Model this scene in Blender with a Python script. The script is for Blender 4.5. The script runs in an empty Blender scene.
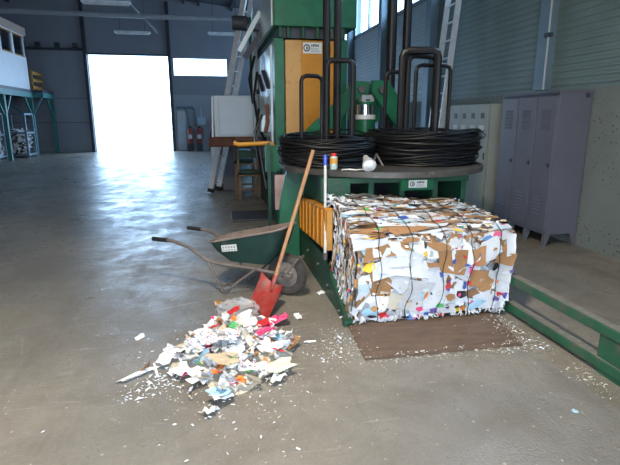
import bpy, bmesh, math, random
from mathutils import Vector, Matrix, noise
R_ = random.Random(7)
SC = bpy.context.scene
COL = SC.collection

# ------------------------------------------------------------------ camera, world, lights, exposure
cd = bpy.data.cameras.new('camera'); cam = bpy.data.objects.new('camera', cd); COL.objects.link(cam)
cd.sensor_fit = 'HORIZONTAL'; cd.sensor_width = 36.0; cd.lens = 36.0 * 491 / 620
cd.clip_start = .05; cd.clip_end = 300
cam.location = (0, 0, 1.55)
cam.rotation_euler = (math.radians(90 - 13.07), 0, math.radians(-11.2))
SC.camera = cam

SC.view_settings.view_transform = 'Standard'
SC.view_settings.look = 'None'
SC.view_settings.gamma = 1.0
SC.view_settings.use_curve_mapping = False
SC.view_settings.exposure = 0.35

world = bpy.data.worlds.new('overcast_sky'); SC.world = world
world.use_nodes = True
bg = world.node_tree.nodes['Background']
bg.inputs[0].default_value = (.45, .69, 1.0, 1)
bg.inputs[1].default_value = 8.5

def area(name, loc, rot, sx, sy, power, col=(1, 1, 1), portal=False):
    l = bpy.data.lights.new(name, 'AREA'); l.shape = 'RECTANGLE'; l.size = sx; l.size_y = sy
    l.energy = power; l.color = col
    if portal: l.cycles.is_portal = True
    o = bpy.data.objects.new(name, l); COL.objects.link(o)
    o.location = loc; o.rotation_euler = rot
    return o
PI = math.pi
# daylight portals in the hall openings; the roof one is added for foreground light
area('portal_back_door', (-3.6, 25.3, 2.2), (-PI / 2, 0, 0), 3.55, 4.4, 1, portal=True)
area('portal_back_window', (-.35, 25.3, 3.94), (-PI / 2, 0, 0), 2.6, .86, 1, portal=True)
area('portal_added_opening', (-.9, 1.4, 7.05), (0, math.atan(.105), 0), 2.2, 3.2, 1, portal=True)
area('portal_side_windows', (4.75, 12.5, 4.63), (0, PI / 2, 0), 1.2, 25, 1, portal=True)
# warm fill added behind the camera, set in an invented gate opening
area('added_front_fill', (-.3, -1.25, 1.4), (PI / 2, 0, 0), 3.0, 2.7, 85, (1, .89, .76))
# unseen warm lamp added to brighten the work area (its housing is built below)
area('added_overhead_fill', (-.3, 1.5, 4.55), (0, 0, 0), .45, .45, 225, (1, .86, .68))

# ------------------------------------------------------------------ materials
MATS = {}
def nodes_of(m):
    m.use_nodes = True; nt = m.node_tree
    return nt, nt.nodes, nt.links, nt.nodes['Principled BSDF']

def noise_tex(N, L, vec, scale, detail=5, rough=.6, dist=0):
    t = N.new('ShaderNodeTexNoise'); t.inputs['Scale'].default_value = scale
    t.inputs['Detail'].default_value = detail; t.inputs['Roughness'].default_value = rough
    t.inputs['Distortion'].default_value = dist
    L.new(vec, t.inputs['Vector']); return t.outputs['Fac']

def ramp(N, L, fac, stops):
    r = N.new('ShaderNodeValToRGB'); e = r.color_ramp.elements
    e[0].position, e[0].color = stops[0][0], (*stops[0][1], 1)
    e[1].position, e[1].color = stops[-1][0], (*stops[-1][1], 1)
    for p, c in stops[1:-1]:
        x = e.new(p); x.color = (*c, 1)
    L.new(fac, r.inputs[0]); return r.outputs[0]

def mix(N, L, fac, a, b, mode='MIX'):
    m = N.new('ShaderNodeMix'); m.data_type = 'RGBA'; m.blend_type = mode
    for s, v in ((m.inputs[0], fac), (m.inputs[6], a), (m.inputs[7], b)):
        if isinstance(v, (int, float)): s.default_value = v
        elif isinstance(v, tuple): s.default_value = (*v, 1)
        else: L.new(v, s)
    return m.outputs[2]

def mat(name, col, rough=.6, metal=0., var=.18, scale=6., bump=0., bscale=40., dirt=None, dlo=.55, dhi=.68, dscale=5., stretch=None, spec=.5):
    if name in MATS: return MATS[name]
    m = bpy.data.materials.new(name); MATS[name] = m
    nt, N, L, B = nodes_of(m)
    tc = N.new('ShaderNodeTexCoord'); vec = tc.outputs['Object']
    if stretch:
        mp = N.new('ShaderNodeMapping'); mp.inputs['Scale'].default_value = stretch
        L.new(vec, mp.inputs[0]); vec = mp.outputs[0]
    f = noise_tex(N, L, vec, scale)
    lo = tuple(c * (1 - var) for c in col); hi = tuple(min(1, c * (1 + var)) for c in col)
    c = ramp(N, L, f, [(.3, lo), (.7, hi)])
    if dirt:
        d = noise_tex(N, L, vec, dscale, 8, .7)
        dm = ramp(N, L, d, [(dlo, (0, 0, 0)), (dhi, (1, 1, 1))])
        c = mix(N, L, dm, c, dirt)
    L.new(c, B.inputs['Base Color'])
    B.inputs['Roughness'].default_value = rough; B.inputs['Metallic'].default_value = metal
    B.inputs['Specular IOR Level'].default_value = spec
    if bump:
        bn = N.new('ShaderNodeBump'); bn.inputs['Strength'].default_value = bump; bn.inputs['Distance'].default_value = .01
        L.new(noise_tex(N, L, vec, bscale, 4), bn.inputs['Height']); L.new(bn.outputs[0], B.inputs['Normal'])
    return m

def make_floor_mat():
    m = bpy.data.materials.new('worn_concrete'); nt, N, L, B = nodes_of(m)
    tc = N.new('ShaderNodeTexCoord'); v = tc.outputs['Object']
    big = noise_tex(N, L, v, .45, 6, .6)
    c = ramp(N, L, big, [(.3, (.165, .15, .13)), (.48, (.245, .225, .195)), (.58, (.30, .268, .224)), (.75, (.39, .35, .295))])
    mid = noise_tex(N, L, v, 2.6, 10, .72, .4)
    c = mix(N, L, ramp(N, L, mid, [(.4, (0, 0, 0)), (.72, (.75, .75, .75))]), c, (.145, .126, .102))
    # tyre streaks along the hall
    mp = N.new('ShaderNodeMapping'); mp.inputs['Scale'].default_value = (5, .35, 1); mp.inputs['Rotation'].default_value = (0, 0, .12)
    L.new(v, mp.inputs[0])
    st = noise_tex(N, L, mp.outputs[0], .8, 8, .65, .8)
    c = mix(N, L, ramp(N, L, st, [(.52, (0, 0, 0)), (.74, (.5, .5, .5))]), c, (.13, .115, .096))
    # pale scratches, curved
    mp2 = N.new('ShaderNodeMapping'); mp2.inputs['Scale'].default_value = (.6, 9, 1); mp2.inputs['Rotation'].default_value = (0, 0, .5)
    L.new(v, mp2.inputs[0])
    sc = noise_tex(N, L, mp2.outputs[0], 2.2, 6, .7, 1.2)
    c = mix(N, L, ramp(N, L, sc, [(.62, (0, 0, 0)), (.70, (.45, .45, .45))]), c, (.50, .455, .385))
    for sc_, rot_, st_, msk_ in ((.55, .35, (1, 2.2, 1), 1.1), (.8, -.7, (1, 1.6, 1), 1.7), (1.3, 1.2, (1, 3, 1), .8)):
        mp3 = N.new('ShaderNodeMapping'); mp3.inputs['Scale'].default_value = st_; mp3.inputs['Rotation'].default_value = (0, 0, rot_)
        L.new(v, mp3.inputs[0])
        ve = N.new('ShaderNodeTexVoronoi'); ve.feature = 'DISTANCE_TO_EDGE'; ve.inputs['Scale'].default_value = sc_; L.new(mp3.outputs[0], ve.inputs['Vector'])
        ln = ramp(N, L, ve.outputs['Distance'], [(.002, (.5, .5, .5)), (.006, (0, 0, 0))])
        mk = ramp(N, L, noise_tex(N, L, v, msk_ * 2, 5, .7), [(.54, (0, 0, 0)), (.70, (1, 1, 1))])
        c = mix(N, L, mix(N, L, 1.0, ln, mk, 'MULTIPLY'), c, (.55, .51, .44))
    fine = noise_tex(N, L, v, 60, 3)
    c = mix(N, L, .35, c, ramp(N, L, fine, [(.3, (.55, .55, .55)), (.7, (1, 1, 1))]), 'MULTIPLY')
    sp = N.new('ShaderNodeTexVoronoi'); sp.inputs['Scale'].default_value = 9; L.new(v, sp.inputs['Vector'])
    c = mix(N, L, ramp(N, L, sp.outputs['Distance'], [(.05, (.7, .7, .7)), (.09, (0, 0, 0))]), c, (.46, .42, .36))
    L.new(c, B.inputs['Base Color'])
    rr = ramp(N, L, mix(N, L, .2, mid, st), [(.36, (.20, .20, .20)), (.66, (.55, .55, .55))]); L.new(rr, B.inputs['Roughness'])
    B.inputs['Specular IOR Level'].default_value = .5
    bn = N.new('ShaderNodeBump'); bn.inputs['Strength'].default_value = .5; bn.inputs['Distance'].default_value = .014
    L.new(mix(N, L, .4, mix(N, L, .12, mid, st), fine), bn.inputs['Height']); L.new(bn.outputs[0], B.inputs['Normal'])
    MATS['floor'] = m; return m

def make_print_mat(name, base, inks, scale, cover):
    """printed waste paper: paper colour with patches of ink; each object shifted by its own random number"""
    m = bpy.data.materials.new(name); nt, N, L, B = nodes_of(m)
    tc = N.new('ShaderNodeTexCoord'); oi = N.new('ShaderNodeObjectInfo')
    ad = N.new('ShaderNodeVectorMath'); ad.operation = 'MULTIPLY_ADD'
    L.new(oi.outputs['Random'], ad.inputs[0]); ad.inputs[1].default_value = (37, 53, 71); L.new(tc.outputs['Object'], ad.inputs[2])
    v = N.new('ShaderNodeTexVoronoi'); v.inputs['Scale'].default_value = scale; L.new(ad.outputs[0], v.inputs['Vector'])
    sep = N.new('ShaderNodeSeparateColor'); L.new(v.outputs['Color'], sep.inputs[0])
    r = N.new('ShaderNodeValToRGB'); r.color_ramp.interpolation = 'CONSTANT'
    e = r.color_ramp.elements; e[0].position = 0; e[0].color = (*base, 1); e[1].position = 1 - cover; e[1].color = (*inks[0], 1)
    for i, k in enumerate(inks[1:], 1):
        x = e.new(1 - cover + cover * i / len(inks)); x.color = (*k, 1)
    L.new(sep.outputs[0], r.inputs[0])
    L.new(r.outputs[0], B.inputs['Base Color']); B.inputs['Roughness'].default_value = .55
    bn = N.new('ShaderNodeBump'); bn.inputs['Strength'].default_value = .5; bn.inputs['Distance'].default_value = .01
    L.new(noise_tex(N, L, ad.outputs[0], 22, 4), bn.inputs['Height']); L.new(bn.outputs[0], B.inputs['Normal'])
    MATS[name] = m; return m

make_floor_mat()
mat('back_wall', (.275, .285, .32), .8, var=.06, scale=1.2)
mat('back_wall_low', (.34, .37, .41), .8, var=.08, scale=1.5)
mat('dark_steel', (.05, .055, .068), .55, .3, var=.2)
mat('roof', (.10, .108, .125), .85, var=.12, scale=.8)
mat('beam_grey', (.36, .38, .41), .55, .2, var=.12)
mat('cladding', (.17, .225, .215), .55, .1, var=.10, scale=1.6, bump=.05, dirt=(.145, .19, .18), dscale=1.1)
mat('column_blue', (.17, .24, .29), .5, .2, var=.12, scale=3)
mat('white_conduit', (.50, .54, .56), .5, var=.1)
mat('cladding_doorlit', (.36, .42, .44), .5, .1, var=.08, scale=1.6)  # cladding copy with the door's light on the far bays put into its colour
mat('rail_green', (.014, .085, .042), .55, 0, var=.25, scale=6, bump=.1, dirt=(.085, .08, .06), dlo=.5, dhi=.66, dscale=9)
mat('plaster', (.36, .36, .34), .85, var=.15, scale=2)
mat('frame_dark', (.06, .065, .07), .5)
mat('green_paint', (.008, .125, .052), .4, .0, var=.22, scale=4, bump=.08, dirt=(.05, .06, .045), dlo=.58, dhi=.74, dscale=7)
mat('green_dark', (.008, .062, .032), .5, 0, var=.3, scale=6, bump=.1, dirt=(.06, .055, .045), dlo=.52, dhi=.68, dscale=8)
mat('green_teal', (.05, .20, .20), .55, var=.2)
mat('yellow_paint', (.56, .215, .003), .45, 0, var=.12, scale=3, dirt=(.33, .12, .008), dlo=.64, dhi=.78, dscale=5)
mat('tan_panel', (.62, .32, .09), .45, var=.12, scale=3, dirt=(.45, .20, .045), dscale=6)
mat('orange_pipe', (.75, .30, .02), .4, var=.1)
mat('silver', (.60, .70, .75), .3, .15, var=.12, scale=3)
mat('chrome', (.75, .77, .78), .18, 1.0, var=.05)
mat('aluminium', (.70, .72, .74), .4, .3, var=.12, scale=8)
mat('black_metal', (.011, .010, .011), .42, .2, var=.3, scale=9, dirt=(.05, .036, .03), dlo=.6, dhi=.75, dscale=9)
mat('wire_black', (.008, .008, .009), .5, .2, var=.5, scale=14)
mat('wire_core', (.006, .006, .007), .7, 0, var=.4, scale=30, bump=.6, bscale=60, stretch=(1, 1, 6))
mat('disc_steel', (.09, .083, .076), .55, .35, var=.3, scale=7, dirt=(.25, .22, .18), dlo=.55, dhi=.7)
mat('rust_plate', (.15, .098, .068), .55, .25, var=.3, scale=4, bump=.15, dirt=(.22, .16, .12), dlo=.56, dhi=.72, dscale=6, stretch=(1, 5, 1))
mat('rust', (.14, .055, .028), .75, var=.3, scale=8)
mat('locker_grey', (.135, .135, .165), .45, .1, var=.08, scale=2.5, bump=.02)
mat('locker_dark', (.045, .045, .055), .5)
mat('locker_cream', (.30, .32, .28), .5, var=.08, scale=2)
mat('cabinet_white', (.44, .51, .57), .45, var=.06, scale=2)
mat('office_white', (.75, .77, .80), .5, var=.05)
mat('office_beige', (.50, .36, .29), .6, var=.08)
mat('wood', (.15, .085, .04), .6, var=.25, scale=6, stretch=(1, 1, 5))
mat('wood_handle', (.40, .21, .10), .5, var=.2, scale=8)
mat('wood_yellow', (.42, .20, .035), .6, var=.2)
mat('cushion_green', (.03, .07, .05), .85, var=.2)
mat('red_plastic', (.33, .028, .022), .5, var=.25, scale=6, dirt=(.20, .10, .08), dlo=.45, dhi=.66, dscale=8)
mat('red_bright', (.65, .03, .03), .4)
mat('rubber', (.04, .034, .03), .85, var=.3, scale=9, dirt=(.12, .095, .075), dlo=.52, dhi=.7)
mat('hub_grey', (.24, .20, .17), .6, .2, var=.3, scale=10)
mat('barrow_green', (.012, .045, .036), .5, 0, var=.25, scale=6, dirt=(.16, .13, .10), dlo=.6, dhi=.72, dscale=7)
mat('barrow_inside', (.21, .16, .135), .8, var=.25, scale=7, dirt=(.10, .085, .07))
mat('barrow_frame', (.15, .125, .11), .6, .2, var=.3, scale=10)
mat('grip_black', (.012, .012, .013), .7)
mat('sticker', (.70, .69, .64), .5, var=.06)
mat('ink_dark', (.05, .05, .05), .6)
mat('ink_grey', (.33, .33, .33), .6)
mat('blue_plastic', (.02, .06, .42), .4)
mat('pole_white', (.56, .55, .52), .4, .1, var=.15, scale=12)
mat('pink_panel', (.46, .31, .29), .6)
mat('jar_glass', (.42, .52, .47), .2)
mat('jar_label', (.62, .30, .06), .5)
mat('lamp_white', (.85, .87, .9), .4)
mat('card', (.33, .17, .07), .75, var=.14, scale=9, bump=.5, bscale=22)
mat('card_dark', (.20, .105, .05), .8, var=.2, scale=9, bump=.5, bscale=22)
mat('paper_white', (.61, .63, .65), .6, var=.07, scale=8, bump=.5, bscale=22)
mat('paper_pile', (.86, .87, .88), .6, var=.04, scale=8, bump=.25, bscale=20)
mat('paper_grey', (.52, .53, .54), .65, var=.12, scale=9, bump=.5, bscale=22)
mat('paper_beige', (.56, .51, .41), .65, var=.1, bump=.5, bscale=22)
mat('paper_tan', (.62, .49, .34), .7, var=.1, bump=.5, bscale=22)
mat('paper_cream', (.80, .78, .52), .6, var=.06, bump=.5, bscale=22)
mat('paper_yellow', (.80, .50, .03), .6, bump=.5, bscale=22)
mat('paper_red', (.62, .025, .03), .5, bump=.5, bscale=22)
mat('paper_pink', (.75, .07, .20), .5, bump=.5, bscale=22)
mat('paper_blue', (.045, .12, .45), .5, bump=.5, bscale=22)
mat('paper_sky', (.38, .60, .72), .55, bump=.5, bscale=22)
mat('paper_green', (.08, .38, .12), .5, bump=.5, bscale=22)
mat('paper_orange', (.75, .22, .04), .5, bump=.5, bscale=22)
mat('paper_black', (.02, .02, .025), .5, bump=.5, bscale=22)
mat('paper_purple', (.16, .11, .34), .5, bump=.5, bscale=22)
mat('foil_brown', (.45, .24, .08), .35)
make_print_mat('print_a', (.76, .77, .79), [(.04, .09, .40), (.55, .57, .6), (.65, .05, .06), (.30, .31, .33)], 16, .26)
make_print_mat('print_b', (.74, .74, .72), [(.05, .05, .06), (.4, .42, .44), (.75, .5, .05), (.06, .35, .3)], 24, .26)
make_print_mat('print_c', (.70, .72, .76), [(.12, .25, .5), (.36, .19, .08), (.7, .1, .25), (.5, .62, .7)], 12, .38)
make_print_mat('bale_core', (.38, .38, .38), [(.30, .16, .07), (.6, .61, .63), (.20, .11, .06), (.07, .07, .08), (.30, .16, .07)], 26, .65)  # base darkened to stand for shade in the gaps between sheets

# translucent things
def glass_mat(name, tint, gloss):
    m = bpy.data.materials.new(name); m.use_nodes = True; N = m.node_tree.nodes; L = m.node_tree.links
    N.remove(N['Principled BSDF']); out = N['Material Output']
    t = N.new('ShaderNodeBsdfTransparent'); t.inputs[0].default_value = (*tint, 1)
    g = N.new('ShaderNodeBsdfGlossy'); g.inputs['Roughness'].default_value = .08
    x = N.new('ShaderNodeMixShader'); x.inputs[0].default_value = gloss
    L.new(t.outputs[0], x.inputs[1]); L.new(g.outputs[0], x.inputs[2]); L.new(x.outputs[0], out.inputs[0])
    MATS[name] = m
glass_mat('pane', (.92, .95, .97), .06)
glass_mat('dusty_pane', (.5, .55, .6), .25)
def film_mat():
    m = bpy.data.materials.new('plastic_film'); m.use_nodes = True; N = m.node_tree.nodes; L = m.node_tree.links
    B = N['Principled BSDF']; out = N['Material Output']
    B.inputs['Base Color'].default_value = (.55, .55, .55, 1); B.inputs['Roughness'].default_value = .25
    t = N.new('ShaderNodeBsdfTransparent'); x = N.new('ShaderNodeMixShader'); x.inputs[0].default_value = .42
    L.new(t.outputs[0], x.inputs[1]); L.new(B.outputs[0], x.inputs[2]); L.new(x.outputs[0], out.inputs[0])
    MATS['film'] = m
film_mat()

# ------------------------------------------------------------------ mesh helpers (all in world coordinates)
WO = {}
class MB:
    def __init__(s): s.v = []; s.f = []
    def add(s, v, f):
        n = len(s.v); s.v += [Vector(p) for p in v]; s.f += [tuple(i + n for i in q) for q in f]; return s
    def box(s, x0, x1, y0, y1, z0, z1):
        return s.add([(x0, y0, z0), (x1, y0, z0), (x1, y1, z0), (x0, y1, z0), (x0, y0, z1), (x1, y0, z1), (x1, y1, z1), (x0, y1, z1)],
                     [(0, 3, 2, 1), (4, 5, 6, 7), (0, 1, 5, 4), (1, 2, 6, 5), (2, 3, 7, 6), (3, 0, 4, 7)])
    def prism(s, poly, ax, a, b):
        def P(u, w, t): return {'x': (t, u, w), 'y': (u, t, w), 'z': (u, w, t)}[ax]
        n = len(poly); v = [P(u, w, a) for u, w in poly] + [P(u, w, b) for u, w in poly]
        f = [tuple(range(n)), tuple(range(2 * n - 1, n - 1, -1))] + [(i, i + n, (i + 1) % n + n, (i + 1) % n) for i in range(n)]
        return s.add(v, f)
    def bar(s, p, q, w, h, up=(0, 0, 1)):
        p, q = Vector(p), Vector(q); d = (q - p).normalized(); upv = Vector(up)
        if abs(d.dot(upv)) > .98: upv = Vector((0, 1, 0))
        a = d.cross(upv).normalized() * w / 2; b = a.cross(d).normalized() * h / 2
        v = [p - a - b, p + a - b, p + a + b, p - a + b, q - a - b, q + a - b, q + a + b, q - a + b]
        return s.add(v, [(0, 1, 2, 3), (7, 6, 5, 4), (0, 4, 5, 1), (1, 5, 6, 2), (2, 6, 7, 3), (3, 7, 4, 0)])
    def tube(s, pts, r, seg=8, closed=False, caps=True):
        pts = [Vector(p) for p in pts]; n = len(pts); rings = []
        rr = r if isinstance(r, (list, tuple)) else [r] * n
        prev = None
        for i, p in enumerate(pts):
            if closed: d = pts[(i + 1) % n] - pts[i - 1]
            else: d = pts[min(i + 1, n - 1)] - pts[max(i - 1, 0)]
            d.normalize()
            if prev is None:
                u = Vector((0, 0, 1)) if abs(d.z) < .9 else Vector((0, 1, 0))
                a = d.cross(u).normalized()
            else:
                a = (prev - d * prev.dot(d)).normalized()
            prev = a; b = d.cross(a)
            rings.append([p + (a * math.cos(t) + b * math.sin(t)) * rr[i] for t in (2 * PI * k / seg for k in range(seg))])
        v = [x for g in rings for x in g]; f = []
        for i in range(n if closed else n - 1):
            j = (i + 1) % n
            for k in range(seg):
                f.append((i * seg + k, i * seg + (k + 1) % seg, j * seg + (k + 1) % seg, j * seg + k))
        if caps and not closed:
            f += [tuple(range(seg - 1, -1, -1)), tuple((n - 1) * seg + k for k in range(seg))]
        return s.add(v, f)
    def lathe(s, prof, c, axis='z', seg=32, ang=None):
        """prof: (radius, along-axis) pairs round centre c"""
        n = len(prof); v = []; f = []
        ax = Vector(axis) if not isinstance(axis, str) else Vector({'x': (1, 0, 0), 'y': (0, 1, 0), 'z': (0, 0, 1)}[axis])
        ax.normalize(); u = ax.orthogonal().normalized(); w = ax.cross(u); c = Vector(c)
        for k in range(seg):
            t = 2 * PI * k / seg; d = u * math.cos(t) + w * math.sin(t)
            v += [c + d * r + ax * z for r, z in prof]
        for k in range(seg):
            j = (k + 1) % seg
            for i in range(n - 1):
                f.append((k * n + i, j * n + i, j * n + i + 1, k * n + i + 1))
        return s.add(v, f)
    def sheet(s, p, col): pass
    def build(s, name, m, parent=None, bevel=0, smooth=True, ang=35, kind=None, fix=True):
        v = s.v
        if parent is not None: o0 = WO[parent.name]
        else:
            xs = [p.x for p in v]; ys = [p.y for p in v]; zs = [p.z for p in v]
            o0 = Vector(((min(xs) + max(xs)) / 2, (min(ys) + max(ys)) / 2, min(zs)))
        me = bpy.data.meshes.new(name)
        me.from_pydata([p - o0 for p in v], [], s.f)
        if fix:
            bm = bmesh.new(); bm.from_mesh(me); bmesh.ops.recalc_face_normals(bm, faces=bm.faces[:]); bm.to_mesh(me); bm.free()
        me.materials.append(MATS[m] if isinstance(m, str) else m)
        o = bpy.data.objects.new(name, me); COL.objects.link(o)
        if smooth:
            me.polygons.foreach_set('use_smooth', [True] * len(me.polygons)); me.set_sharp_from_angle(angle=math.radians(ang))
        if bevel:
            b = o.modifiers.new('edge', 'BEVEL'); b.width = bevel; b.segments = 2; b.limit_method = 'ANGLE'
        if parent is not None: o.parent = parent
        else: o.location = o0
        WO[o.name] = o0
        if kind: o['kind'] = kind
        return o

def tag(o, label, cat=None, group=None, kind=None):
    o['label'] = label
    if cat: o['category'] = cat
    if group: o['group'] = group
    if kind: o['kind'] = kind
    return o
def thing(name, loc, label, cat, group=None):
    o = bpy.data.objects.new(name, None); COL.objects.link(o); o.location = loc; WO[o.name] = Vector(loc)
    o.empty_display_size = .1
    return tag(o, label, cat, group)
def struct(o, label=None, cat=None):
    o['kind'] = 'structure'
    if label: o['label'] = label
    if cat: o['category'] = cat
    return o
def box(x0, x1, y0, y1, z0, z1): return MB().box(x0, x1, y0, y1, z0, z1)
def copy_tree(o, delta, label=None):
    c = o.copy(); COL.objects.link(c); c.location = Vector(o.location) + Vector(delta); WO[c.name] = WO[o.name] + Vector(delta)
    if label: c['label'] = label
    def rec(src, dst):
        for ch in list(src.children):
            k = ch.copy(); COL.objects.link(k); k.parent = dst; rec(ch, k)
    rec(o, c); return c

# ------------------------------------------------------------------ the hall
XL, XR, YB, YF = -11.5, 4.5, 25.2, -1.3
floor = MB()
floor.add([(XL, YF, 0), (XR + .3, YF, 0), (XR + .3, YB + .3, 0), (XL, YB + .3, 0), (XL, YF, -.2), (XR + .3, YF, -.2), (XR + .3, YB + .3, -.2), (XL, YB + .3, -.2)],
          [(0, 1, 2, 3), (7, 6, 5, 4), (0, 4, 5, 1), (1, 5, 6, 2), (2, 6, 7, 3), (3, 7, 4, 0)])
floor = struct(floor.build('floor', 'floor'), 'worn grey brown concrete hall floor', 'floor')
mat('yard', (.55, .54, .52), .8)
struct(MB().box(-40, 40, YB + .32, 90, -.25, -.02).build('ground_outside', 'yard'), 'pale concrete yard outside the open gate', 'ground')
struct(MB().box(-40, 40, -40, YF - .3, -.25, -.02).build('ground_front', 'yard'), 'pale yard behind the hall front', 'ground')

def roof_z(x): return 7.15 - .105 * abs(x + 3.5)
RX0, RX1, RY0, RY1 = -2.0, .2, -.2, 3.0          # roof opening added out of view to brighten the foreground
rb = MB()
def roof_slab(xa, xb, ya, yb, t0=0., t1=.15):
    rb.add([(xa, ya, roof_z(xa) + t0), (xb, ya, roof_z(xb) + t0), (xb, yb, roof_z(xb) + t0), (xa, yb, roof_z(xa) + t0),
            (xa, ya, roof_z(xa) + t1), (xb, ya, roof_z(xb) + t1), (xb, yb, roof_z(xb) + t1), (xa, yb, roof_z(xa) + t1)],
           [(0, 3, 2, 1), (4, 5, 6, 7), (0, 1, 5, 4), (1, 2, 6, 5), (2, 3, 7, 6), (3, 0, 4, 7)])
roof_slab(XL - .3, -3.5, YF - .3, YB + .4)
roof_slab(-3.5, RX0, YF - .3, YB + .4); roof_slab(RX1, XR + .5, YF - .3, YB + .4)
roof_slab(RX0, RX1, YF - .3, RY0); roof_slab(RX0, RX1, RY1, YB + .4)
ceiling = struct(rb.build('ceiling', 'roof', smooth=False), 'dark sheet metal roof on purlins', 'roof')
MATS['grp'] = None
glass_mat('grp', (.98, .86, .66), .04)
rl_ = MB(); roof_keep = rb; rb = rl_
roof_slab(RX0 + .01, RX1 - .01, RY0 + .01, RY1 - .01, .05, .06)
rb.build('added_roof_pane', 'grp', ceiling, smooth=False)  # unseen warm-tinted pane, added with its opening to light the foreground
for x in (-10, -8.4, -6.8, -5.2, -3.6, -2.1, -1.0, -.3, 1.2, 2.6, 3.8):
    MB().box(x - .05, x + .05, YF, YB, roof_z(x) - .16, roof_z(x) - .012).build('purlin', 'dark_steel', ceiling)
for y in (3.0, 10.2, 17.0, 20.4):
    MB().bar((XL + .1, y + .25, roof_z(XL) - .3), (-3.5, y + .25, roof_z(-3.5) - .3), .14, .24).build('rafter', 'dark_steel', ceiling)
    MB().bar((XR, y + .25, roof_z(XR) - .3), (-3.5, y + .25, roof_z(-3.5) - .3), .14, .24).build('rafter', 'dark_steel', ceiling)
MB().tube([(XL, 17, 4.66), (XR, 17, 4.62)], .075, 10).build('tie_beam', 'beam_grey', ceiling)
MB().bar((-2.55, 17.1, 5.3), (-1.55, 17.6, 4.0 + .25), .05, .05).build('diagonal_brace', 'beam_grey', ceiling)
MB().bar((-2.55, 17.1, 5.3), (-3.6, 17.2, 6.9), .05, .05).build('diagonal_brace', 'beam_grey', ceiling)

# back wall with the open gate and the window band
DX0, DX1, DZ = -5.37, -1.84, 4.40
WX0, WX1, WZ0, WZ1 = -1.64, .94, 3.51, 4.37
wb = MB()
def panelY(mb, x0, x1, z0, z1): mb.box(x0, x1, YB, YB + .2, z0, z1)
panelY(wb, XL, DX0, 0, 5.9)
panelY(wb, DX0, DX1, DZ, 5.9)
panelY(wb, DX1, WX0, 0, 5.9)
panelY(wb, WX0, WX1, 0, WZ0); panelY(wb, WX0, WX1, WZ1, 5.9)
panelY(wb, WX1, XR + .3, 0, 5.9)
wb.prism([(XL, 5.9), (XR + .3, 5.9), (XR + .3, roof_z(XR + .3) + .02), (-3.5, roof_z(-3.5) + .02), (XL, roof_z(XL) + .02)], 'y', YB, YB + .2)
wall_back = struct(wb.build('wall_back', 'back_wall', smooth=False), 'shaded blue grey end wall around the bright gate', 'wall')
low = box(DX1 + .12, .75, YB - .04, YB, 0, 2.66).build('wall_panel', 'back_wall_low', wall_back)
for x in (DX0 - .09, DX1 + .08):
    box(x - .07, x + .07, YB - .16, YB - .001, 0 if x > -3 else 0, roof_z(x) - .2).build('column', 'dark_steel', wall_back)
box(-7.9, DX0 - .18, YB - .10, YB - .001, 4.55, 4.65).build('wall_rail', 'dark_steel', wall_back)
for x in (-7.4, -6.6, -5.85):
    box(x - .09, x + .09, YB - .2, YB - .001, 4.66, 4.86).build('bracket', 'dark_steel', wall_back)
box(DX0 - .02, DX1 + .01, YB - .05, YB - .001, DZ, DZ + .06).build('gate_lintel', 'dark_steel', wall_back)
for z in (1.35, 2.45):
    box(XL + .1, DX0 - .18, YB - .02, YB - .001, z, z + .02).build('panel_seam', 'dark_steel', wall_back)
win1 = struct(box(WX0 + .05, WX1 - .05, YB + .08, YB + .10, WZ0 + .05, WZ1 - .05).build('window_1', 'pane'), 'bright window band beside the gate', 'window')
fr = MB()
fr.box(WX0, WX1, YB + .03, YB + .15, WZ0, WZ0 + .05).box(WX0, WX1, YB + .03, YB + .15, WZ1 - .05, WZ1)
fr.box(WX0, WX0 + .05, YB + .03, YB + .15, WZ0 + .05, WZ1 - .05).box(WX1 - .05, WX1, YB + .03, YB + .15, WZ0 + .05, WZ1 - .05)
fr.build('window_frame', 'beam_grey', win1)

# white service door, hydrant stand and extinguishers at the end wall
d2 = struct(box(-1.58, -1.16, YB - .10, YB - .045, .05, 1.93).build('door_2', 'cabinet_white', bevel=.01), 'narrow white steel door beside the bright gate', 'door')
box(-1.46, -1.28, YB - .112, YB - .1, 1.05, 1.2).build('notice', 'paper_sky', d2)
box(-1.55, -1.19, YB - .108, YB - .1, 1.45, 1.85).build('panel', 'paper_grey', d2)
t = thing('service_pipe', (-1.2, YB - .1, 0), 'grey pipe bent along the end wall above the white door', 'pipe')
MB().tube([(-1.55, YB - .12, 2.08), (-.85, YB - .12, 2.08), (-.72, YB - .12, 2.0), (-.72, YB - .12, 1.3), (-.66, YB - .12, 1.25)], .05, 8).build('pipe', 'column_blue', t)
MB().tube([(-1.2, YB - .12, 2.08), (-1.0, YB - .12, 1.7), (-1.0, YB - .12, .1)], .035, 8).build('branch_pipe', 'column_blue', t)
t = thing('fuse_box', (-.42, YB - .1, 1.2), 'small pale wall box with cable above red extinguishers', 'box')
box(-.62, -.24, YB - .2, YB - .041, 1.22, 1.62).build('case', 'cabinet_white', t, bevel=.01)
box(-.56, -.30, YB - .21, YB - .2, 1.3, 1.54).build('cover', 'paper_sky', t)
MB().tube([(-.43, YB - .1, 1.62), (-.43, YB - .1, 2.1)], .03, 6).build('cable', 'white_conduit', t)
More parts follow.
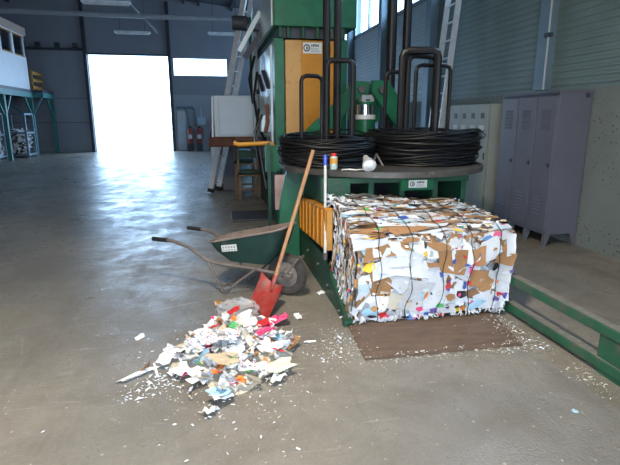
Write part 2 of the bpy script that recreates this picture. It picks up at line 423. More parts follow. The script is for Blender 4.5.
def extinguisher(x, y, label):
    t = thing('fire_extinguisher', (x, y, 0), label, 'extinguisher', None)
    MB().lathe([(0, .36), (.11, .36), (.125, .42), (.125, .95), (.10, 1.05), (.04, 1.1), (0, 1.1)], (x, y, 0), seg=14).build('cylinder', 'red_plastic', t)
    MB().lathe([(0, 1.1), (.04, 1.1), (.04, 1.18), (0, 1.18)], (x, y, 0), seg=8).build('valve', 'black_metal', t)
    MB().tube([(x + .04, y, 1.15), (x + .17, y - .02, 1.05), (x + .18, y - .02, .6)], .02, 6).build('hose', 'black_metal', t)
    MB().box(x - .14, x + .14, y - .12, y + .12, 0, .36).build('stand', 'dark_steel', t)
    box(x - .09, x + .09, y - .135, y - .12, .6, .8).build('label_plate', 'paper_white', t)
extinguisher(-.98, YB - .32, 'red fire extinguisher on a stand beside the narrow white door')
extinguisher(-.55, YB - .32, 'red fire extinguisher on a stand under the small wall box')
t = thing('hydrant_post', (.3, YB - .3, 0), 'thin post with red head by the end wall', 'post')
MB().tube([(.28, YB - .3, 0), (.28, YB - .3, 1.4)], .05, 8).build('post', 'dark_steel', t)
MB().lathe([(0, 1.4), (.13, 1.4), (.16, 1.5), (.13, 1.68), (0, 1.7)], (.28, YB - .3, 0), seg=10).build('head', 'red_bright', t)
MB().tube([(.34, YB - .34, 1.45), (.0, YB - .4, .9), (-.08, YB - .4, .05)], .03, 6).build('hose', 'black_metal', t)

# right wall: concrete plinth, ribbed cladding, columns, window band
WZA, WZB, PL = 4.03, 5.25, 1.9
wall_right = MB(); wall_right.box(XR + .06, XR + .26, YF - .2, YB + .2, 0, WZA - .02)
wall_right.box(XR + .06, XR + .26, YF - .2, YB + .2, WZB + .02, roof_z(XR + .2) + .05)
wall_right = struct(wall_right.build('wall_right', 'cladding', smooth=False), 'green grey sheet clad side wall over a concrete plinth', 'wall')
def plinth_mat():
    m = bpy.data.materials.new('spotted_concrete'); nt, N, L, B = nodes_of(m)
    tc = N.new('ShaderNodeTexCoord'); v = tc.outputs['Object']
    c = ramp(N, L, noise_tex(N, L, v, 1.3, 6), [(.3, (.155, .18, .17)), (.7, (.21, .235, .22))])
    vo = N.new('ShaderNodeTexVoronoi'); vo.inputs['Scale'].default_value = 17; L.new(v, vo.inputs['Vector'])
    dots = ramp(N, L, vo.outputs['Distance'], [(.16, (1, 1, 1)), (.22, (0, 0, 0))])
    msk = ramp(N, L, noise_tex(N, L, v, 1.6, 3), [(.42, (0, 0, 0)), (.58, (1, 1, 1))])
    dd = mix(N, L, 1.0, dots, msk, 'MULTIPLY')
    c = mix(N, L, dd, c, (.055, .05, .045))
    L.new(c, B.inputs['Base Color']); B.inputs['Roughness'].default_value = .8
    MATS['plinth'] = m
plinth_mat()
box(XR - .06, XR + .06, YF - .2, YB, 0, PL).build('plinth', 'plinth', wall_right)
colsY = [-.4, 3.0, 6.58, 9.9, 12.9, 16.0, 19.1, 22.2, 24.9]
def ribs(y0, y1, z0, z1):
    p = .088; n = int((z1 - z0) / p); prof = []
    for i in range(n):
        a = z0 + i * p
        prof += [(XR + .05, a), (XR + .05, a + p * .45), (XR + .041, a + p * .58), (XR + .041, a + p * .9)]
    prof.append((XR + .05, z0 + n * p))
    v = []; f = []
    for x, z in prof: v += [(x, y0, z), (x, y1, z)]
    for i in range(len(prof) - 1): f.append((2 * i, 2 * i + 1, 2 * i + 3, 2 * i + 2))
    MB().add(v, f).build('cladding_sheet', 'cladding_doorlit' if y0 > 9.8 else 'cladding', wall_right, smooth=False)
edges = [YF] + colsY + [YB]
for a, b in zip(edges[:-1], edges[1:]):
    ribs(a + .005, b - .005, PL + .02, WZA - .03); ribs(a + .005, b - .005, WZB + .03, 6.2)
for y in colsY:
    if abs(y - 6.58) < .01:
        MB().box(XR - .045, XR + .055, 6.16, 6.42, PL + .03, 6.1).build('column', 'column_blue', wall_right, smooth=False); continue
    MB().box(XR - .12, XR + .055, y - .12, y + .12, 0, 6.2).build('column', 'column_blue', wall_right, smooth=False)
MB().box(XR - .06, XR + .03, YF, YB, PL, PL + .015).build('ledge', 'cladding', wall_right)
MB().tube([(XR - .07, 6.16, 1.93), (XR - .07, 6.16, 6.0)], .013, 8).build('conduit', 'white_conduit', wall_right)
for z in (2.6, 3.7): box(XR - .10, XR - .04, 6.11, 6.21, z, z + .05).build('pipe_clip', 'dark_steel', wall_right)
k = 2
for a, b in zip(colsY[:-1], colsY[1:]):
    n = 2
    for i in range(n):
        y0 = a + .2 + (b - a - .4) * i / n; y1 = a + .2 + (b - a - .4) * (i + 1) / n
        w = struct(box(XR + .085, XR + .10, y0 + .04, y1 - .04, WZA + .03, WZB - .03).build('window_%d' % k, 'pane'), 'high bright window pane in the side wall', 'window'); k += 1
        fm = MB()
        fm.box(XR + .06, XR + .13, y0, y1, WZA - .015, WZA + .03).box(XR + .06, XR + .13, y0, y1, WZB - .03, WZB + .015)
        fm.box(XR + .06, XR + .13, y0, y0 + .04, WZA + .03, WZB - .03).box(XR + .06, XR + .13, y1 - .04, y1, WZA + .03, WZB - .03)
        fm.build('window_frame', 'beam_grey', w)
pc = MB()
for y in colsY: pc.box(XR + .06, XR + .26, y - .2, y + .2, WZA - .02, WZB + .02)
pc.box(XR + .06, XR + .26, YF - .2, -.6, WZA - .02, WZB + .02)
pc.build('pier', 'cladding', wall_right, smooth=False)

# left and front walls (mostly behind or beside the camera)
struct(box(XL - .2, XL, YF - .2, YB + .2, 0, roof_z(XL)).build('wall_left', 'back_wall', smooth=False), 'shaded blue grey long wall behind the office', 'wall')
wf = MB(); wf.box(XL, -1.85, YF - .2, YF, 0, 6.0).box(1.25, XR + .3, YF - .2, YF, 0, 6.0).box(-1.85, 1.25, YF - .2, YF, 2.8, 6.0)  # gate opening added behind the camera to let in foreground light
wf.prism([(XL, 6.0), (XR + .3, 6.0), (XR + .3, roof_z(XR + .3)), (-3.5, roof_z(-3.5)), (XL, roof_z(XL))], 'y', YF - .2, YF)
struct(wf.build('wall_front', 'back_wall', smooth=False), 'front wall with a wide opening added for foreground light', 'wall')

# fluorescent lamps
def lamp(x0, x1, y, z, label):
    t = thing('fluorescent_lamp', ((x0 + x1) / 2, y, z), label, 'lamp', 'fluorescent lamps under the roof')
    box(x0, x1, y - .09, y + .09, z, z + .07).build('housing', 'lamp_white', t, bevel=.01)
    for s in (-.045, .045):
        MB().tube([(x0 + .05, y + s, z - .025), (x1 - .05, y + s, z - .025)], .022, 8).build('tube', 'lamp_white', t)
    for x in (x0 + .2, x1 - .2):
        MB().tube([(x, y, z + .07), (x, y, roof_z(x) - .05)], .008, 5).build('hanger', 'dark_steel', t)
lamp(-3.43, -2.12, 21, 4.74, 'unlit white fluorescent lamp hung before the top of the gate')
lamp(-3.44, -2.10, 16, 4.76, 'unlit white fluorescent lamp hung high in front of the grey tie beam')
lamp(.05, 1.35, 21, 4.80, 'unlit white fluorescent lamp hung above the end window beside the tall ladder')

t = thing('added_overhead_lamp', (-.3, 1.5, 4.58), 'round lamp added out of view to brighten the work area', 'lamp')  # housing for the added overhead fill, never in view
MB().lathe([(.40, 4.57), (.36, 4.72), (.22, 4.88), (.12, 4.92), (0, 4.92)], (-.3, 1.5, 0), seg=28).build('reflector', 'aluminium', t)
MB().lathe([(0, 4.90), (.1, 4.90), (.1, 5.15), (0, 5.15)], (-.3, 1.5, 0), seg=16).build('ballast', 'dark_steel', t)
MB().tube([(-.3, 1.5, 5.15), (-.3, 1.5, 6.72)], .01, 6).build('hanger', 'dark_steel', t)

# ------------------------------------------------------------------ site office on legs (left)
of = thing('site_office', (-8.5, 22, 2.7), 'white raised site office with windows and beige roof edge', 'office')
OX = -7.45
ow = MB(); ow.box(-11.4, OX, 16, 23.6, 2.74, 4.02).box(-11.4, OX, 16, 23.6, 4.84, 4.9)
for y in (23.45, 22.2, 20.95, 19.7, 18.4): ow.box(OX - .12, OX, y - .07, y + .15, 4.02, 4.84)
ow.box(-11.4, OX, 23.5, 23.6, 4.02, 4.84)
ow.build('wall', 'office_white', of, smooth=False)
for a, b in ((22.35, 23.38), (21.1, 22.13), (19.85, 20.88), (18.55, 19.63)):
    w = box(OX - .07, OX - .05, a, b, 4.02, 4.84).build('window', 'dusty_pane', of)
    MB().box(OX - .03, OX + .02, a, b, 4.02, 4.07).build('sill', 'wood_yellow', w); MB().box(OX - .03, OX + .02, a, b, 4.79, 4.84).build('head_rail', 'wood_yellow', w)
box(-11.4, OX - .6, 17, 23.4, 4.02, 4.05).build('desk', 'dark_steel', of)
box(-11.45, OX + .06, 15.9, 23.66, 4.9, 5.2).build('roof', 'office_beige', of, bevel=.01)
dk = thing('steel_platform', (-8.5, 22, 0), 'green steel platform on braced legs carrying the office', 'platform')
box(-11.4, OX + .1, 15.5, YB - .1, 2.62, 2.73).build('deck', 'dark_steel', dk)
box(OX - .02, OX + .1, 15.5, 23.6, 2.42, 2.62).build('edge_beam', 'green_teal', dk)
box(OX, -6.98, 23.62, YB - .1, 2.62, 2.73).build('deck', 'dark_steel', dk)
box(OX, -6.98, 23.62, 23.72, 2.42, 2.62).build('edge_beam', 'green_teal', dk); box(-7.1, -6.98, 23.74, YB - .1, 2.42, 2.62).build('edge_beam', 'green_teal', dk)
for y, lx in ((17.4, OX), (20.55, OX), (23.5, OX), (24.98, -7.04)):
    box(lx - .07, lx + .07, y - .07, y + .07, 0, 2.42).build('leg', 'green_teal', dk)
    for s_ in (-1, 1):
        if y > 23 and s_ > 0: continue
        MB().bar((lx, y + s_ * .05, 1.65), (lx, y + s_ * .75, 2.42), .07, .07).build('brace', 'green_teal', dk)
    if y < 24: box(-11.3, lx - .08, y - .06, y + .06, 2.44, 2.61).build('cross_beam', 'green_teal', dk)
MB().bar((OX - .1, 23.5, 1.55), (OX - 1.2, 23.5, 2.42), .07, .07).build('brace', 'green_teal', dk)
MB().bar((OX + .06, 23.5, 1.7), (OX + .4, 23.68, 2.42), .07, .07).build('brace', 'green_teal', dk)
# wooden crate-like railing on the deck end
rl = thing('wooden_railing', (-7.2, 24.3, 2.73), 'yellow brown wooden railing on the platform beside the office', 'railing')
for y in (23.75, 24.9):
    box(-7.42, -7.35, y - .04, y + .04, 2.73, 3.55).build('post', 'wood_yellow', rl)
for z in (2.78, 3.08, 3.38):
    box(-7.35, -7.32, 23.7, 24.95, z, z + .13).build('board', 'wood_yellow', rl)

# mesh crates of waste under the platform
def flakes(mb, n, bx, size, rng):
    x0, x1, y0, y1, z0, z1 = bx
    for _ in range(n):
        c = Vector((rng.uniform(x0, x1), rng.uniform(y0, y1), rng.uniform(z0, z1)))
        u = Vector((rng.gauss(0, 1), rng.gauss(0, 1), rng.gauss(0, 1))).normalized(); w = u.orthogonal().normalized()
        s = size * rng.uniform(.5, 1.3)
        u *= s; w *= s * rng.uniform(.4, 1)
        mb.add([c - u - w, c + u - w * .7, c + u * .8 + w, c - u * .9 + w], [(0, 1, 2, 3)])
def crate(x0, x1, y0, y1, ztop, zfill, label):
    t = thing('mesh_crate', ((x0 + x1) / 2, (y0 + y1) / 2, 0), label, 'crate', 'mesh crates under the platform')
    for x in (x0, x1):
        for y in (y0, y1): box(x - .04, x + .04, y - .04, y + .04, 0, ztop).build('post', 'column_blue', t)
    for z in (.08, zfill - .05, ztop - .06):
        MB().box(x0 + .04, x1 - .04, y0 - .035, y0 + .035, z, z + .07).box(x0 + .04, x1 - .04, y1 - .035, y1 + .035, z, z + .07).box(x0 - .035, x0 + .035, y0 + .04, y1 - .04, z, z + .07).box(x1 - .035, x1 + .035, y0 + .04, y1 - .04, z, z + .07).build('rail', 'column_blue', t)
    box(x0 + .05, x1 - .05, y0 + .05, y1 - .05, .1, .15).build('base', 'dark_steel', t)
    box(x0 + .22, x1 - .22, y0 + .22, y1 - .22, .15, zfill - .2).build('waste_core', 'wire_core', t)
    rng = random.Random(int(y0 * 10))
    for nm, mm, n in (('pale_waste', 'paper_pile', 650), ('dark_waste', 'ink_dark', 300)):
        mb = MB(); flakes(mb, n, (x0 + .06, x1 - .06, y0 + .06, y1 - .06, .18, zfill + .10), .085, rng)
        mb.build(nm, mm, t, kind='stuff', fix=False, smooth=False)
crate(-8.12, -7.30, 22.0, 22.9, 1.75, 1.0, 'grey mesh crate of shredded waste between the platform legs')
crate(-8.65, -7.95, 20.75, 21.5, 1.75, .95, 'grey mesh crate of shredded waste at the outer platform leg')

# ------------------------------------------------------------------ lockers
t = thing('grey_locker', (4.17, 5.78, 0), 'dark grey three door steel locker on legs against the side wall', 'locker')
LX0, LX1, LY0, LY1 = 3.97, 4.42, 5.22, 6.36
box(LX0 + .02, LX1, LY0, LY1, .15, 1.85).build('body', 'locker_grey', t, bevel=.004)
box(LX0 - .005, LX1 + .01, LY0 - .01, LY1 + .01, 1.85, 1.875).build('top', 'locker_grey', t)
for y in (LY0 + .03, LY0 + .41, LY0 + .75, LY1 - .03):
    MB().prism([(LX0 + .02, .15), (LX0 + .10, .15), (LX0 + .045, 0), (LX0 + .01, 0)], 'y', y - .025, y + .025).build('leg', 'locker_grey', t)
for y in (LY0 + .03, LY1 - .03):
    MB().prism([(LX1 - .08, .15), (LX1, .15), (LX1 + .01, 0), (LX1 - .025, 0)], 'y', y - .025, y + .025).build('leg', 'locker_grey', t)
dw = (LY1 - LY0) / 3
for i in range(3):
    a = LY0 + i * dw
    d = box(LX0, LX0 + .019, a + .012, a + dw - .012, .19, 1.81).build('door', 'locker_grey', t, bevel=.004)
    for z0 in (1.42, .38):
        for j in range(6):
            z = z0 + j * .042
            MB().prism([(LX0, z), (LX0 - .012, z), (LX0, z + .022)], 'y', a + .11, a + dw - .11).build('louver', 'locker_grey', d)
    MB().lathe([(0, .02), (.022, .018), (.026, 0)], (LX0, a + .06, 1.0), axis=(-1, 0, 0), seg=10).build('lock', 'locker_dark', d)
box(LX0 + .002, LX0 + .02, LY0 + .01, LY1 - .01, 1.815, 1.835).build('top_gap', 'locker_dark', t)
box(LX1 - .09, LX1 - .04, LY0 - .012, LY0, 1.79, 1.84).build('corner_clip', 'locker_dark', t)

t = thing('cream_locker', (4.18, 7.4, 0), 'pale cream steel locker with vents and name tags by the wall', 'locker')
CX0, CX1, CY0, CY1 = 3.99, 4.39, 6.70, 8.15
box(CX0 + .02, CX1, CY0, CY1, .08, 1.76).build('body', 'locker_cream', t, bevel=.004)
box(CX0 + .03, CX1 - .02, CY0 + .03, CY1 - .03, 0, .08).build('plinth', 'locker_dark', t)
dw = (CY1 - CY0 - .06) / 5
for i in range(5):
    a = CY0 + .03 + i * dw
    d = box(CX0, CX0 + .019, a + .006, a + dw - .006, .12, 1.73).build('door', 'locker_cream', t, bevel=.003)
    box(CX0 - .006, CX0 - .0005, a + .11, a + .2, 1.55, 1.63).build('vent', 'locker_dark', d)
    box(CX0 - .006, CX0 - .0005, a + .09, a + .23, 1.38, 1.45).build('name_tag', 'paper_white', d)
    box(CX0 - .012, CX0 - .0005, a + .03, a + .05, .95, 1.05).build('handle', 'locker_dark', d)

# ------------------------------------------------------------------ aluminium ladders
def ladder(foot, top, wv, rungs, label, rail_w=.075, rail_d=.03):
    foot, top, wv = Vector(foot), Vector(top), Vector(wv)
    t = thing('aluminium_ladder', foot + wv / 2, label, 'ladder')
    d = (top - foot)
    nrm = d.cross(wv).normalized()
    for o in (Vector((0, 0, 0)), wv):
        MB().bar(foot + o, top + o, rail_d, rail_w, up=nrm).build('rail', 'aluminium', t, bevel=.003)
        MB().bar(foot + o - d.normalized() * .0, foot + o + d.normalized() * .08, rail_d + .015, rail_w + .015, up=nrm).build('foot_cap', 'grip_black', t)
    for i in range(rungs):
        p = foot + d * (i + .6) / rungs; e = wv.normalized() * .022
        MB().tube([p - e, p + wv + e], .017, 8).build('rung', 'aluminium', t)
ladder((-.06, 10.62, .02), (.98, 10.45, 4.9), (.17, .30, 0), 17, 'long aluminium ladder leaning on the left side of the press', .11, .06)
ladder((3.91, 8.32, .02), (4.30, 8.32, 4.5), (.03, .48, 0), 15, 'aluminium ladder leaning on the side wall behind the coils', .10, .03)

# ------------------------------------------------------------------ baling press
G = 'green_paint'
press = thing('baling_press', (1.55, 6.5, 0), 'green and yellow steel baling press with round wire table', 'press')
P = press
TY = 7.3
# tower
box(.93, 1.07, TY, TY + .25, 0, 2.66).build('tower_post', G, P, bevel=.008)
box(1.86, 2.0, TY, TY + .25, 0, 2.66).build('tower_post', G, P, bevel=.008)
box(.93, 1.03, 10.2, 10.4, 0, 3.0).build('tower_post', G, P, bevel=.008)
box(1.86, 2.0, 10.2, 10.4, 0, 3.0).build('tower_post', G, P, bevel=.008)
box(1.09, 1.33, TY + .02, TY + .08, 1.0, 2.64).build('front_panel', 'tan_panel', P, bevel=.006)
fp = box(1.33, 1.86, TY + .02, TY + .075, 1.0, 2.64).build('front_panel', 'yellow_paint', P, bevel=.006)
def label_plate(x0, x1, y, z0, z1, parent, m='sticker'):
    pl = box(x0, x1, y - .006, y, z0, z1).build('label_plate', m, parent)
    h = z1 - z0; w = x1 - x0
    mb = MB(); c = Vector((x0 + w * .2, y - .0075, z0 + h * .5))
    mb.tube([c + Vector((math.cos(t), 0, math.sin(t))) * h * .28 for t in (2 * PI * k / 14 for k in range(14))], h * .055, 4, closed=True)
    mb.box(c.x - h * .06, c.x + h * .1, y - .009, y - .0065, c.z - h * .12, c.z + h * .12)
    for i, hh in enumerate((.2, .22, .26, .2, .22)):
        a = x0 + w * (.44 + i * .085); mb.box(a, a + w * .06, y - .009, y - .0065, z0 + h * .62, z0 + h * (.62 + hh))
    mb.build('lettering', 'ink_dark', P if False else parent)
    mb = MB()
    for j in range(3):
        mb.box(x0 + w * .42, x0 + w * (.92 - .06 * j), y - .0085, y - .0065, z0 + h * (.14 + .15 * j), z0 + h * (.2 + .15 * j))
    mb.build('lettering', 'ink_grey', parent)
label_plate(1.345, 1.62, TY + .018, 2.46, 2.61, P)
box(.95, 1.98, TY + .26, 10.2, 1.0, 2.66).build('tower_body', 'silver', P, bevel=.01)
box(.95, 1.98, TY + .26, 10.2, .0, .98).build('tower_base', 'green_dark', P, bevel=.01)
box(.92, 2.1, TY - .1, 10.4, 2.80, 3.9).build('crosshead', G, P, bevel=.012)
box(.90, .918, TY + .05, 10.3, 2.83, 3.8).build('side_cover', 'silver', P)
box(1.0, 1.95, TY + .0, 10.2, 2.66, 2.80).build('crosshead_gap', 'dark_steel', P)
for x in (1.02, 1.13, 1.34, 1.55, 1.76, 1.92):
    MB().tube([(x, TY - .03, 2.655), (x, TY - .03, 2.80)], .035, 8).build('bolt', 'green_dark', P)
# pale side panels with dark straps on the left flank of the tower
for y0, y1 in ((7.62, 8.4), (8.46, 9.2), (9.26, 10.0)):
    sp = box(.905, .948, y0, y1, 1.05, 2.6).build('side_panel', 'silver', P, bevel=.006)
    MB().bar((.895, y0 + .05, 2.0), (.895, y1 - .05, 2.3), .03, .10, up=(1, 0, 0)).build('strap', 'dark_steel', sp)
for y, zt, mm in ((9.45, 3.2, 'white_conduit'), (9.75, 2.79, 'black_metal'), (10.1, 2.79, 'green_dark'), (10.45, 3.5, G)):
    MB().tube([(.86, y, 1.06), (.86, y, zt)], .035, 8).build('side_pipe', mm, P)
for pts in ([(.78, 8.2, 1.7), (.7, 8.0, 1.3), (.74, 7.9, .9), (.84, 7.8, .6)], [(.80, 8.6, 2.3), (.72, 8.4, 1.9), (.76, 8.2, 1.45), (.85, 8.0, 1.2)],
            [(.78, 7.7, 1.6), (.66, 7.6, 1.35), (.72, 7.6, 1.1), (.8, 7.5, .5)], [(.80, 9.0, 2.6), (.68, 8.8, 2.2), (.72, 8.6, 1.8)]):
    MB().tube(pts, .022, 7).build('hydraulic_hose', 'black_metal', P)
MB().tube([(.84, 7.55, 1.75), (.84, 7.5, 1.5), (.80, 7.45, 1.35)], .03, 8).build('hydraulic_hose', 'rust', P)
box(.76, .92, 7.7, 8.0, 1.35, 1.6).build('valve_block', 'silver', P, bevel=.01)
box(.74, .9, 8.25, 8.5, .9, 1.25).build('valve_block', 'dark_steel', P, bevel=.01)
# motor and sloping guide arm at the top left
MB().lathe([(0, -.14), (.11, -.14), (.12, -.10), (.12, .10), (.10, .13), (.05, .16), (0, .16)], (.57, 9.0, 3.13), axis='x', seg=16).build('motor', 'dark_steel', P)
MB().box(.66, .93, 8.9, 9.1, 3.02, 3.12).build('motor_bracket', 'dark_steel', P)
MB().bar((.90, 8.9, 3.3), (.53, 8.9, 2.66), .08, .05, up=(0, 1, 0)).build('guide_arm', 'silver', P, bevel=.005)
MB().bar((.98, 8.8, 3.05), (.62, 8.8, 2.55), .10, .10, up=(0, 1, 0)).build('chain_guard', 'dark_steel', P)
MB().tube([(.80, 9.2, 2.9), (.80, 9.2, 1.06)], .03, 8).build('side_pipe', 'silver', P)
# chamber
box(1.0, 1.05, 4.32, TY, .36, 1.0).build('chamber_wall', 'green_dark', P, bevel=.004)
box(2.32, 2.38, 4.32, TY, 0, 1.0).build('chamber_wall', 'green_dark', P, bevel=.004)
box(1.0, 2.38, 4.45, TY, 1.0, 1.025).build('chamber_roof', 'green_dark', P)
box(2.38, 2.95, 6.2, TY, .9, 1.025).build('side_bracket', 'green_dark', P)
box(1.05, 2.32, 5.25, 5.35, .0, .98).build('ram_plate', 'dark_steel', P)
box(.95, 1.22, 4.27, 4.32, .82, 1.025).build('cheek_plate', 'green_dark', P, bevel=.004)
box(1.22, 2.38, 4.27, 4.33, .975, 1.025).build('front_beam', 'green_dark', P, bevel=.004)
for x in (1.42, 1.72, 2.05, 2.34):
    box(x - .025, x + .025, 4.28, 4.6, .80, .975).build('rib', 'green_dark', P, bevel=.003)
box(1.70, 2.02, 4.26, 4.30, .90, 1.0).build('nameplate_bracket', G, P)
label_plate(1.77, 1.95, 4.255, .925, .995, P, 'jar_glass' if False else 'sticker')
MB().tube([(1.2, 4.24, .85), (1.34, 4.22, .88), (1.5, 4.24, .84), (1.62, 4.3, .85)], .018, 6).build('pipe_loop', 'disc_steel', P)
# sloping side plate and yellow guard
MB().prism([(3.36, 0), (3.36, .03), (4.24, .34), (7.3, .34), (7.3, 0)], 'x', .955, .998).build('side_plate', 'green_dark', P, bevel=.004)
MB().prism([(3.36, 0), (3.36, .05), (3.42, .05), (3.42, 0)], 'x', .93, 1.0).build('side_shoe', 'green_dark', P)
MB().prism([(4.02, .43), (4.02, .80), (5.36, .71), (5.36, .35)], 'x', .93, .998).build('side_guard', 'yellow_paint', P, bevel=.006)
box(.935, .985, 3.985, 4.02, .44, .79).build('guard_edge', 'wood_yellow', P)
for k_ in range(7):
    y_ = 4.14 + .18 * k_; zo = -.085 * (y_ - 4.02) / 1.34
    box(.918, .93, y_ - .012, y_ + .012, .45 + zo, .78 + zo).build('guard_rib', 'yellow_paint', P)
MB().prism([(.72, 0), (.70, .3), (.735, .65), (.79, .93), (.83, 1.05), (.89, 1.10), (.96, 1.07), (1.0, .95), (1.0, .36), (.95, .36), (.95, 0)], 'y', 5.40, 5.47).build('hinge_arm', G, P, bevel=.006)
MB().tube([(.885, 5.33, 1.0), (.885, 5.52, 1.0)], .05, 14).build('hinge_pin', 'disc_steel', P)
MB().prism([(.80, 1.06), (.97, 1.0), (.97, .86), (.90, .84), (.80, .92)], 'y', 5.365, 5.398).build('hinge_cap', 'green_dark', P)
box(.70, .735, 6.3, 6.36, 0, 1.25).build('guard_post', 'green_dark', P)
box(.76, .93, 6.1, 6.16, .42, .86).build('pale_cover', 'pink_panel', P, bevel=.004)
MB().prism([(.70, .85), (.70, 1.2), (.95, 1.2), (.95, .95), (.85, .85)], 'y', 6.6, 6.66).build('bracket', G, P)
for z in (.04,): box(.6, 1.0, 5.9, 6.9, 0, z).build('base_plate', 'green_dark', P)
for (y, z) in ((3.6, .04), (4.0, .12), (4.4, .2), (4.9, .2)):
    MB().tube([(.955, y, z), (.935, y, z)], .014, 8).build('bolt', 'disc_steel', P)
# wire table disc on its spindle
MB().lathe([(0, 1.025), (.25, 1.025), (.25, 1.030), (1.05, 1.030), (1.08, 1.035), (1.08, 1.085), (1.06, 1.085), (1.05, 1.07), (0, 1.07)], (1.80, 5.17, 0), seg=72).build('wire_table', 'disc_steel', P)
# A frame with hydraulic cylinder behind the table
AY = 6.40
MB().prism([(1.88, 2.02), (2.06, 2.02), (2.06, 1.86), (1.96, 1.86), (1.42, 1.27), (1.42, 1.03), (1.05, 1.03), (1.05, 1.24)], 'y', AY, AY + .08).build('frame_arm', G, P, bevel=.006)
MB().prism([(2.07, 2.03), (2.29, 2.03), (2.48, 1.76), (2.52, 1.40), (2.52, 1.03), (2.42, 1.03), (2.42, 1.44), (2.07, 1.88)], 'y', AY - .09, AY - .005).build('frame_arm', G, P, bevel=.006)
box(1.90, 2.36, AY + .42, AY + .5, 1.50, 2.02).build('frame_head', G, P, bevel=.006)
MB().tube([(2.20, AY - .14, 1.91), (2.20, AY + .44, 1.91)], .05, 14).build('frame_pin', 'disc_steel', P)
MB().tube([(1.94, AY - .05, 1.92), (1.94, AY + .44, 1.92)], .045, 14).build('frame_pin', 'disc_steel', P)
CXc, CYc = 2.085, AY + .24
MB().lathe([(0, 1.03), (.27, 1.03), (.27, 1.30), (.16, 1.33), (.135, 1.36), (.135, 1.53), (.12, 1.55), (0, 1.55)], (CXc, CYc, 0), seg=28).build('cylinder_base', G, P)
MB().lathe([(.14, 1.54), (.14, 1.60), (.118, 1.60)], (CXc, CYc, 0), seg=28).build('collar', 'sticker', P)
MB().lathe([(0, 1.56), (.12, 1.56), (.12, 1.73), (0, 1.73)], (CXc, CYc, 0), seg=28).build('piston', 'chrome', P)
MB().lathe([(0, 1.73), (.135, 1.73), (.135, 1.77), (0, 1.77)], (CXc, CYc, 0), seg=28).build('collar', G, P)
box(CXc - .09, CXc + .09, CYc - .11, CYc + .05, 1.77, 1.86).build('white_block', 'sticker', P, bevel=.01)
box(CXc - .03, CXc + .03, CYc - .116, CYc - .108, 1.78, 1.80).build('slot', 'ink_dark', P)
for x_, r_ in ((2.54, .07), (2.765, .06)):
    MB().tube([(x_, 6.95, 1.026), (x_, 6.95, 4.0)], r_, 14).build('guide_column', 'black_metal', P)
# yellow pipe rail
MB().tube([(.33, 7.55, 1.20), (.40, 7.55, 1.17), (.84, 7.5, 1.19), (.92, 7.48, 1.16), (.95, 7.46, 1.08), (.95, 7.46, .98)], .035, 10).build('pipe_rail', 'orange_pipe', P)

# control cabinet held out from the tower
t = thing('control_cabinet', (.45, 9.8, 1.2), 'pale grey control cabinet with rusty tray held beside the press', 'cabinet')
box(.07, .82, 9.6, 9.95, 1.21, 1.97).build('case', 'cabinet_white', t, bevel=.012)
box(.16, .80, 9.575, 9.6, 1.25, 1.94).build('door', 'cabinet_white', t, bevel=.006)
MB().add([(.02, 9.62, 1.2), (.02, 9.9, 1.22), (.04, 9.9, 1.95), (.04, 9.62, 1.95), (.05, 9.62, 1.2), (.05, 9.9, 1.22), (.066, 9.9, 1.95), (.066, 9.62, 1.95)],
         [(0, 1, 2, 3), (7, 6, 5, 4), (0, 4, 5, 1), (1, 5, 6, 2), (2, 6, 7, 3), (3, 7, 4, 0)]).build('side_sheet', 'sticker', t)
MB().prism([(9.55, 1.205), (9.95, 1.205), (9.95, 1.17), (9.3, 1.04), (9.28, 1.06)], 'x', -.04, .44).build('tray', 'rust', t)
MB().prism([(9.55, 1.205), (9.95, 1.205), (9.95, 1.17), (9.55, 1.14)], 'x', .44, .90).build('bracket', 'rust', t)

# things standing left of the press
t = thing('white_cabinet', (.2, 11.5, 0), 'low white cabinet behind the long leaning ladder', 'cabinet')
box(-.02, .42, 11.2, 11.8, .12, 1.06).build('body', 'cabinet_white', t, bevel=.01)
box(.0, .4, 11.24, 11.76, 0, .12).build('plinth', 'dark_steel', t)
box(.01, .39, 11.18, 11.2, .16, 1.02).build('door', 'cabinet_white', t, bevel=.005)
t = tag(MB().bar((.42, 10.9, .02), (.36, 11.12, .98), .38, .03, up=(0, 1, 0)).build('dark_board', 'dark_steel', bevel=.004), 'dark board leaning beside the low white cabinet', 'board')
t = tag(MB().lathe([(0, .0), (.16, .0), (.19, .5), (.19, .8), (.12, .86), (0, .88)], (.74, 11.4, .0), seg=16).build('blue_drum', 'paper_sky'), 'pale blue drum behind the stacked chairs', 'drum')
def chair(x, y, label, zs=.46):
    t = thing('wooden_chair', (x, y, 0), label, 'chair')
    w, d = .19, .2
    for sx in (-1, 1):
        MB().bar((x + sx * w, y - d, 0), (x + sx * w * .95, y - d, zs), .04, .04).build('leg', 'wood', t)
        MB().bar((x + sx * w, y + d + .05, 0), (x + sx * w, y + d, zs), .04, .04).build('leg', 'wood', t)
        MB().bar((x + sx * w, y + d, zs), (x + sx * w, y + d + .1, zs + .5), .04, .035).build('back_post', 'wood', t)
    box(x - w - .02, x + w + .02, y - d - .02, y + d + .02, zs, zs + .03).build('seat', 'wood', t, bevel=.006)
    MB().lathe([(0, zs + .03), (.18, zs + .03), (.21, zs + .06), (.18, zs + .1), (0, zs + .11)], (x, y, 0), seg=16).build('cushion', 'cushion_green', t)
    box(x - w, x + w, y + d + .05, y + d + .08, zs + .32, zs + .47).build('backrest', 'cushion_green', t, bevel=.01)
    box(x - w, x + w, y - d - .01, y - d + .01, .2, .235).build('stretcher', 'wood', t)
chair(.70, 9.75, 'brown wooden chair with dark green cushion beside the press')
chair(.66, 10.45, 'taller wooden chair with dark green backrest behind another chair', .62)
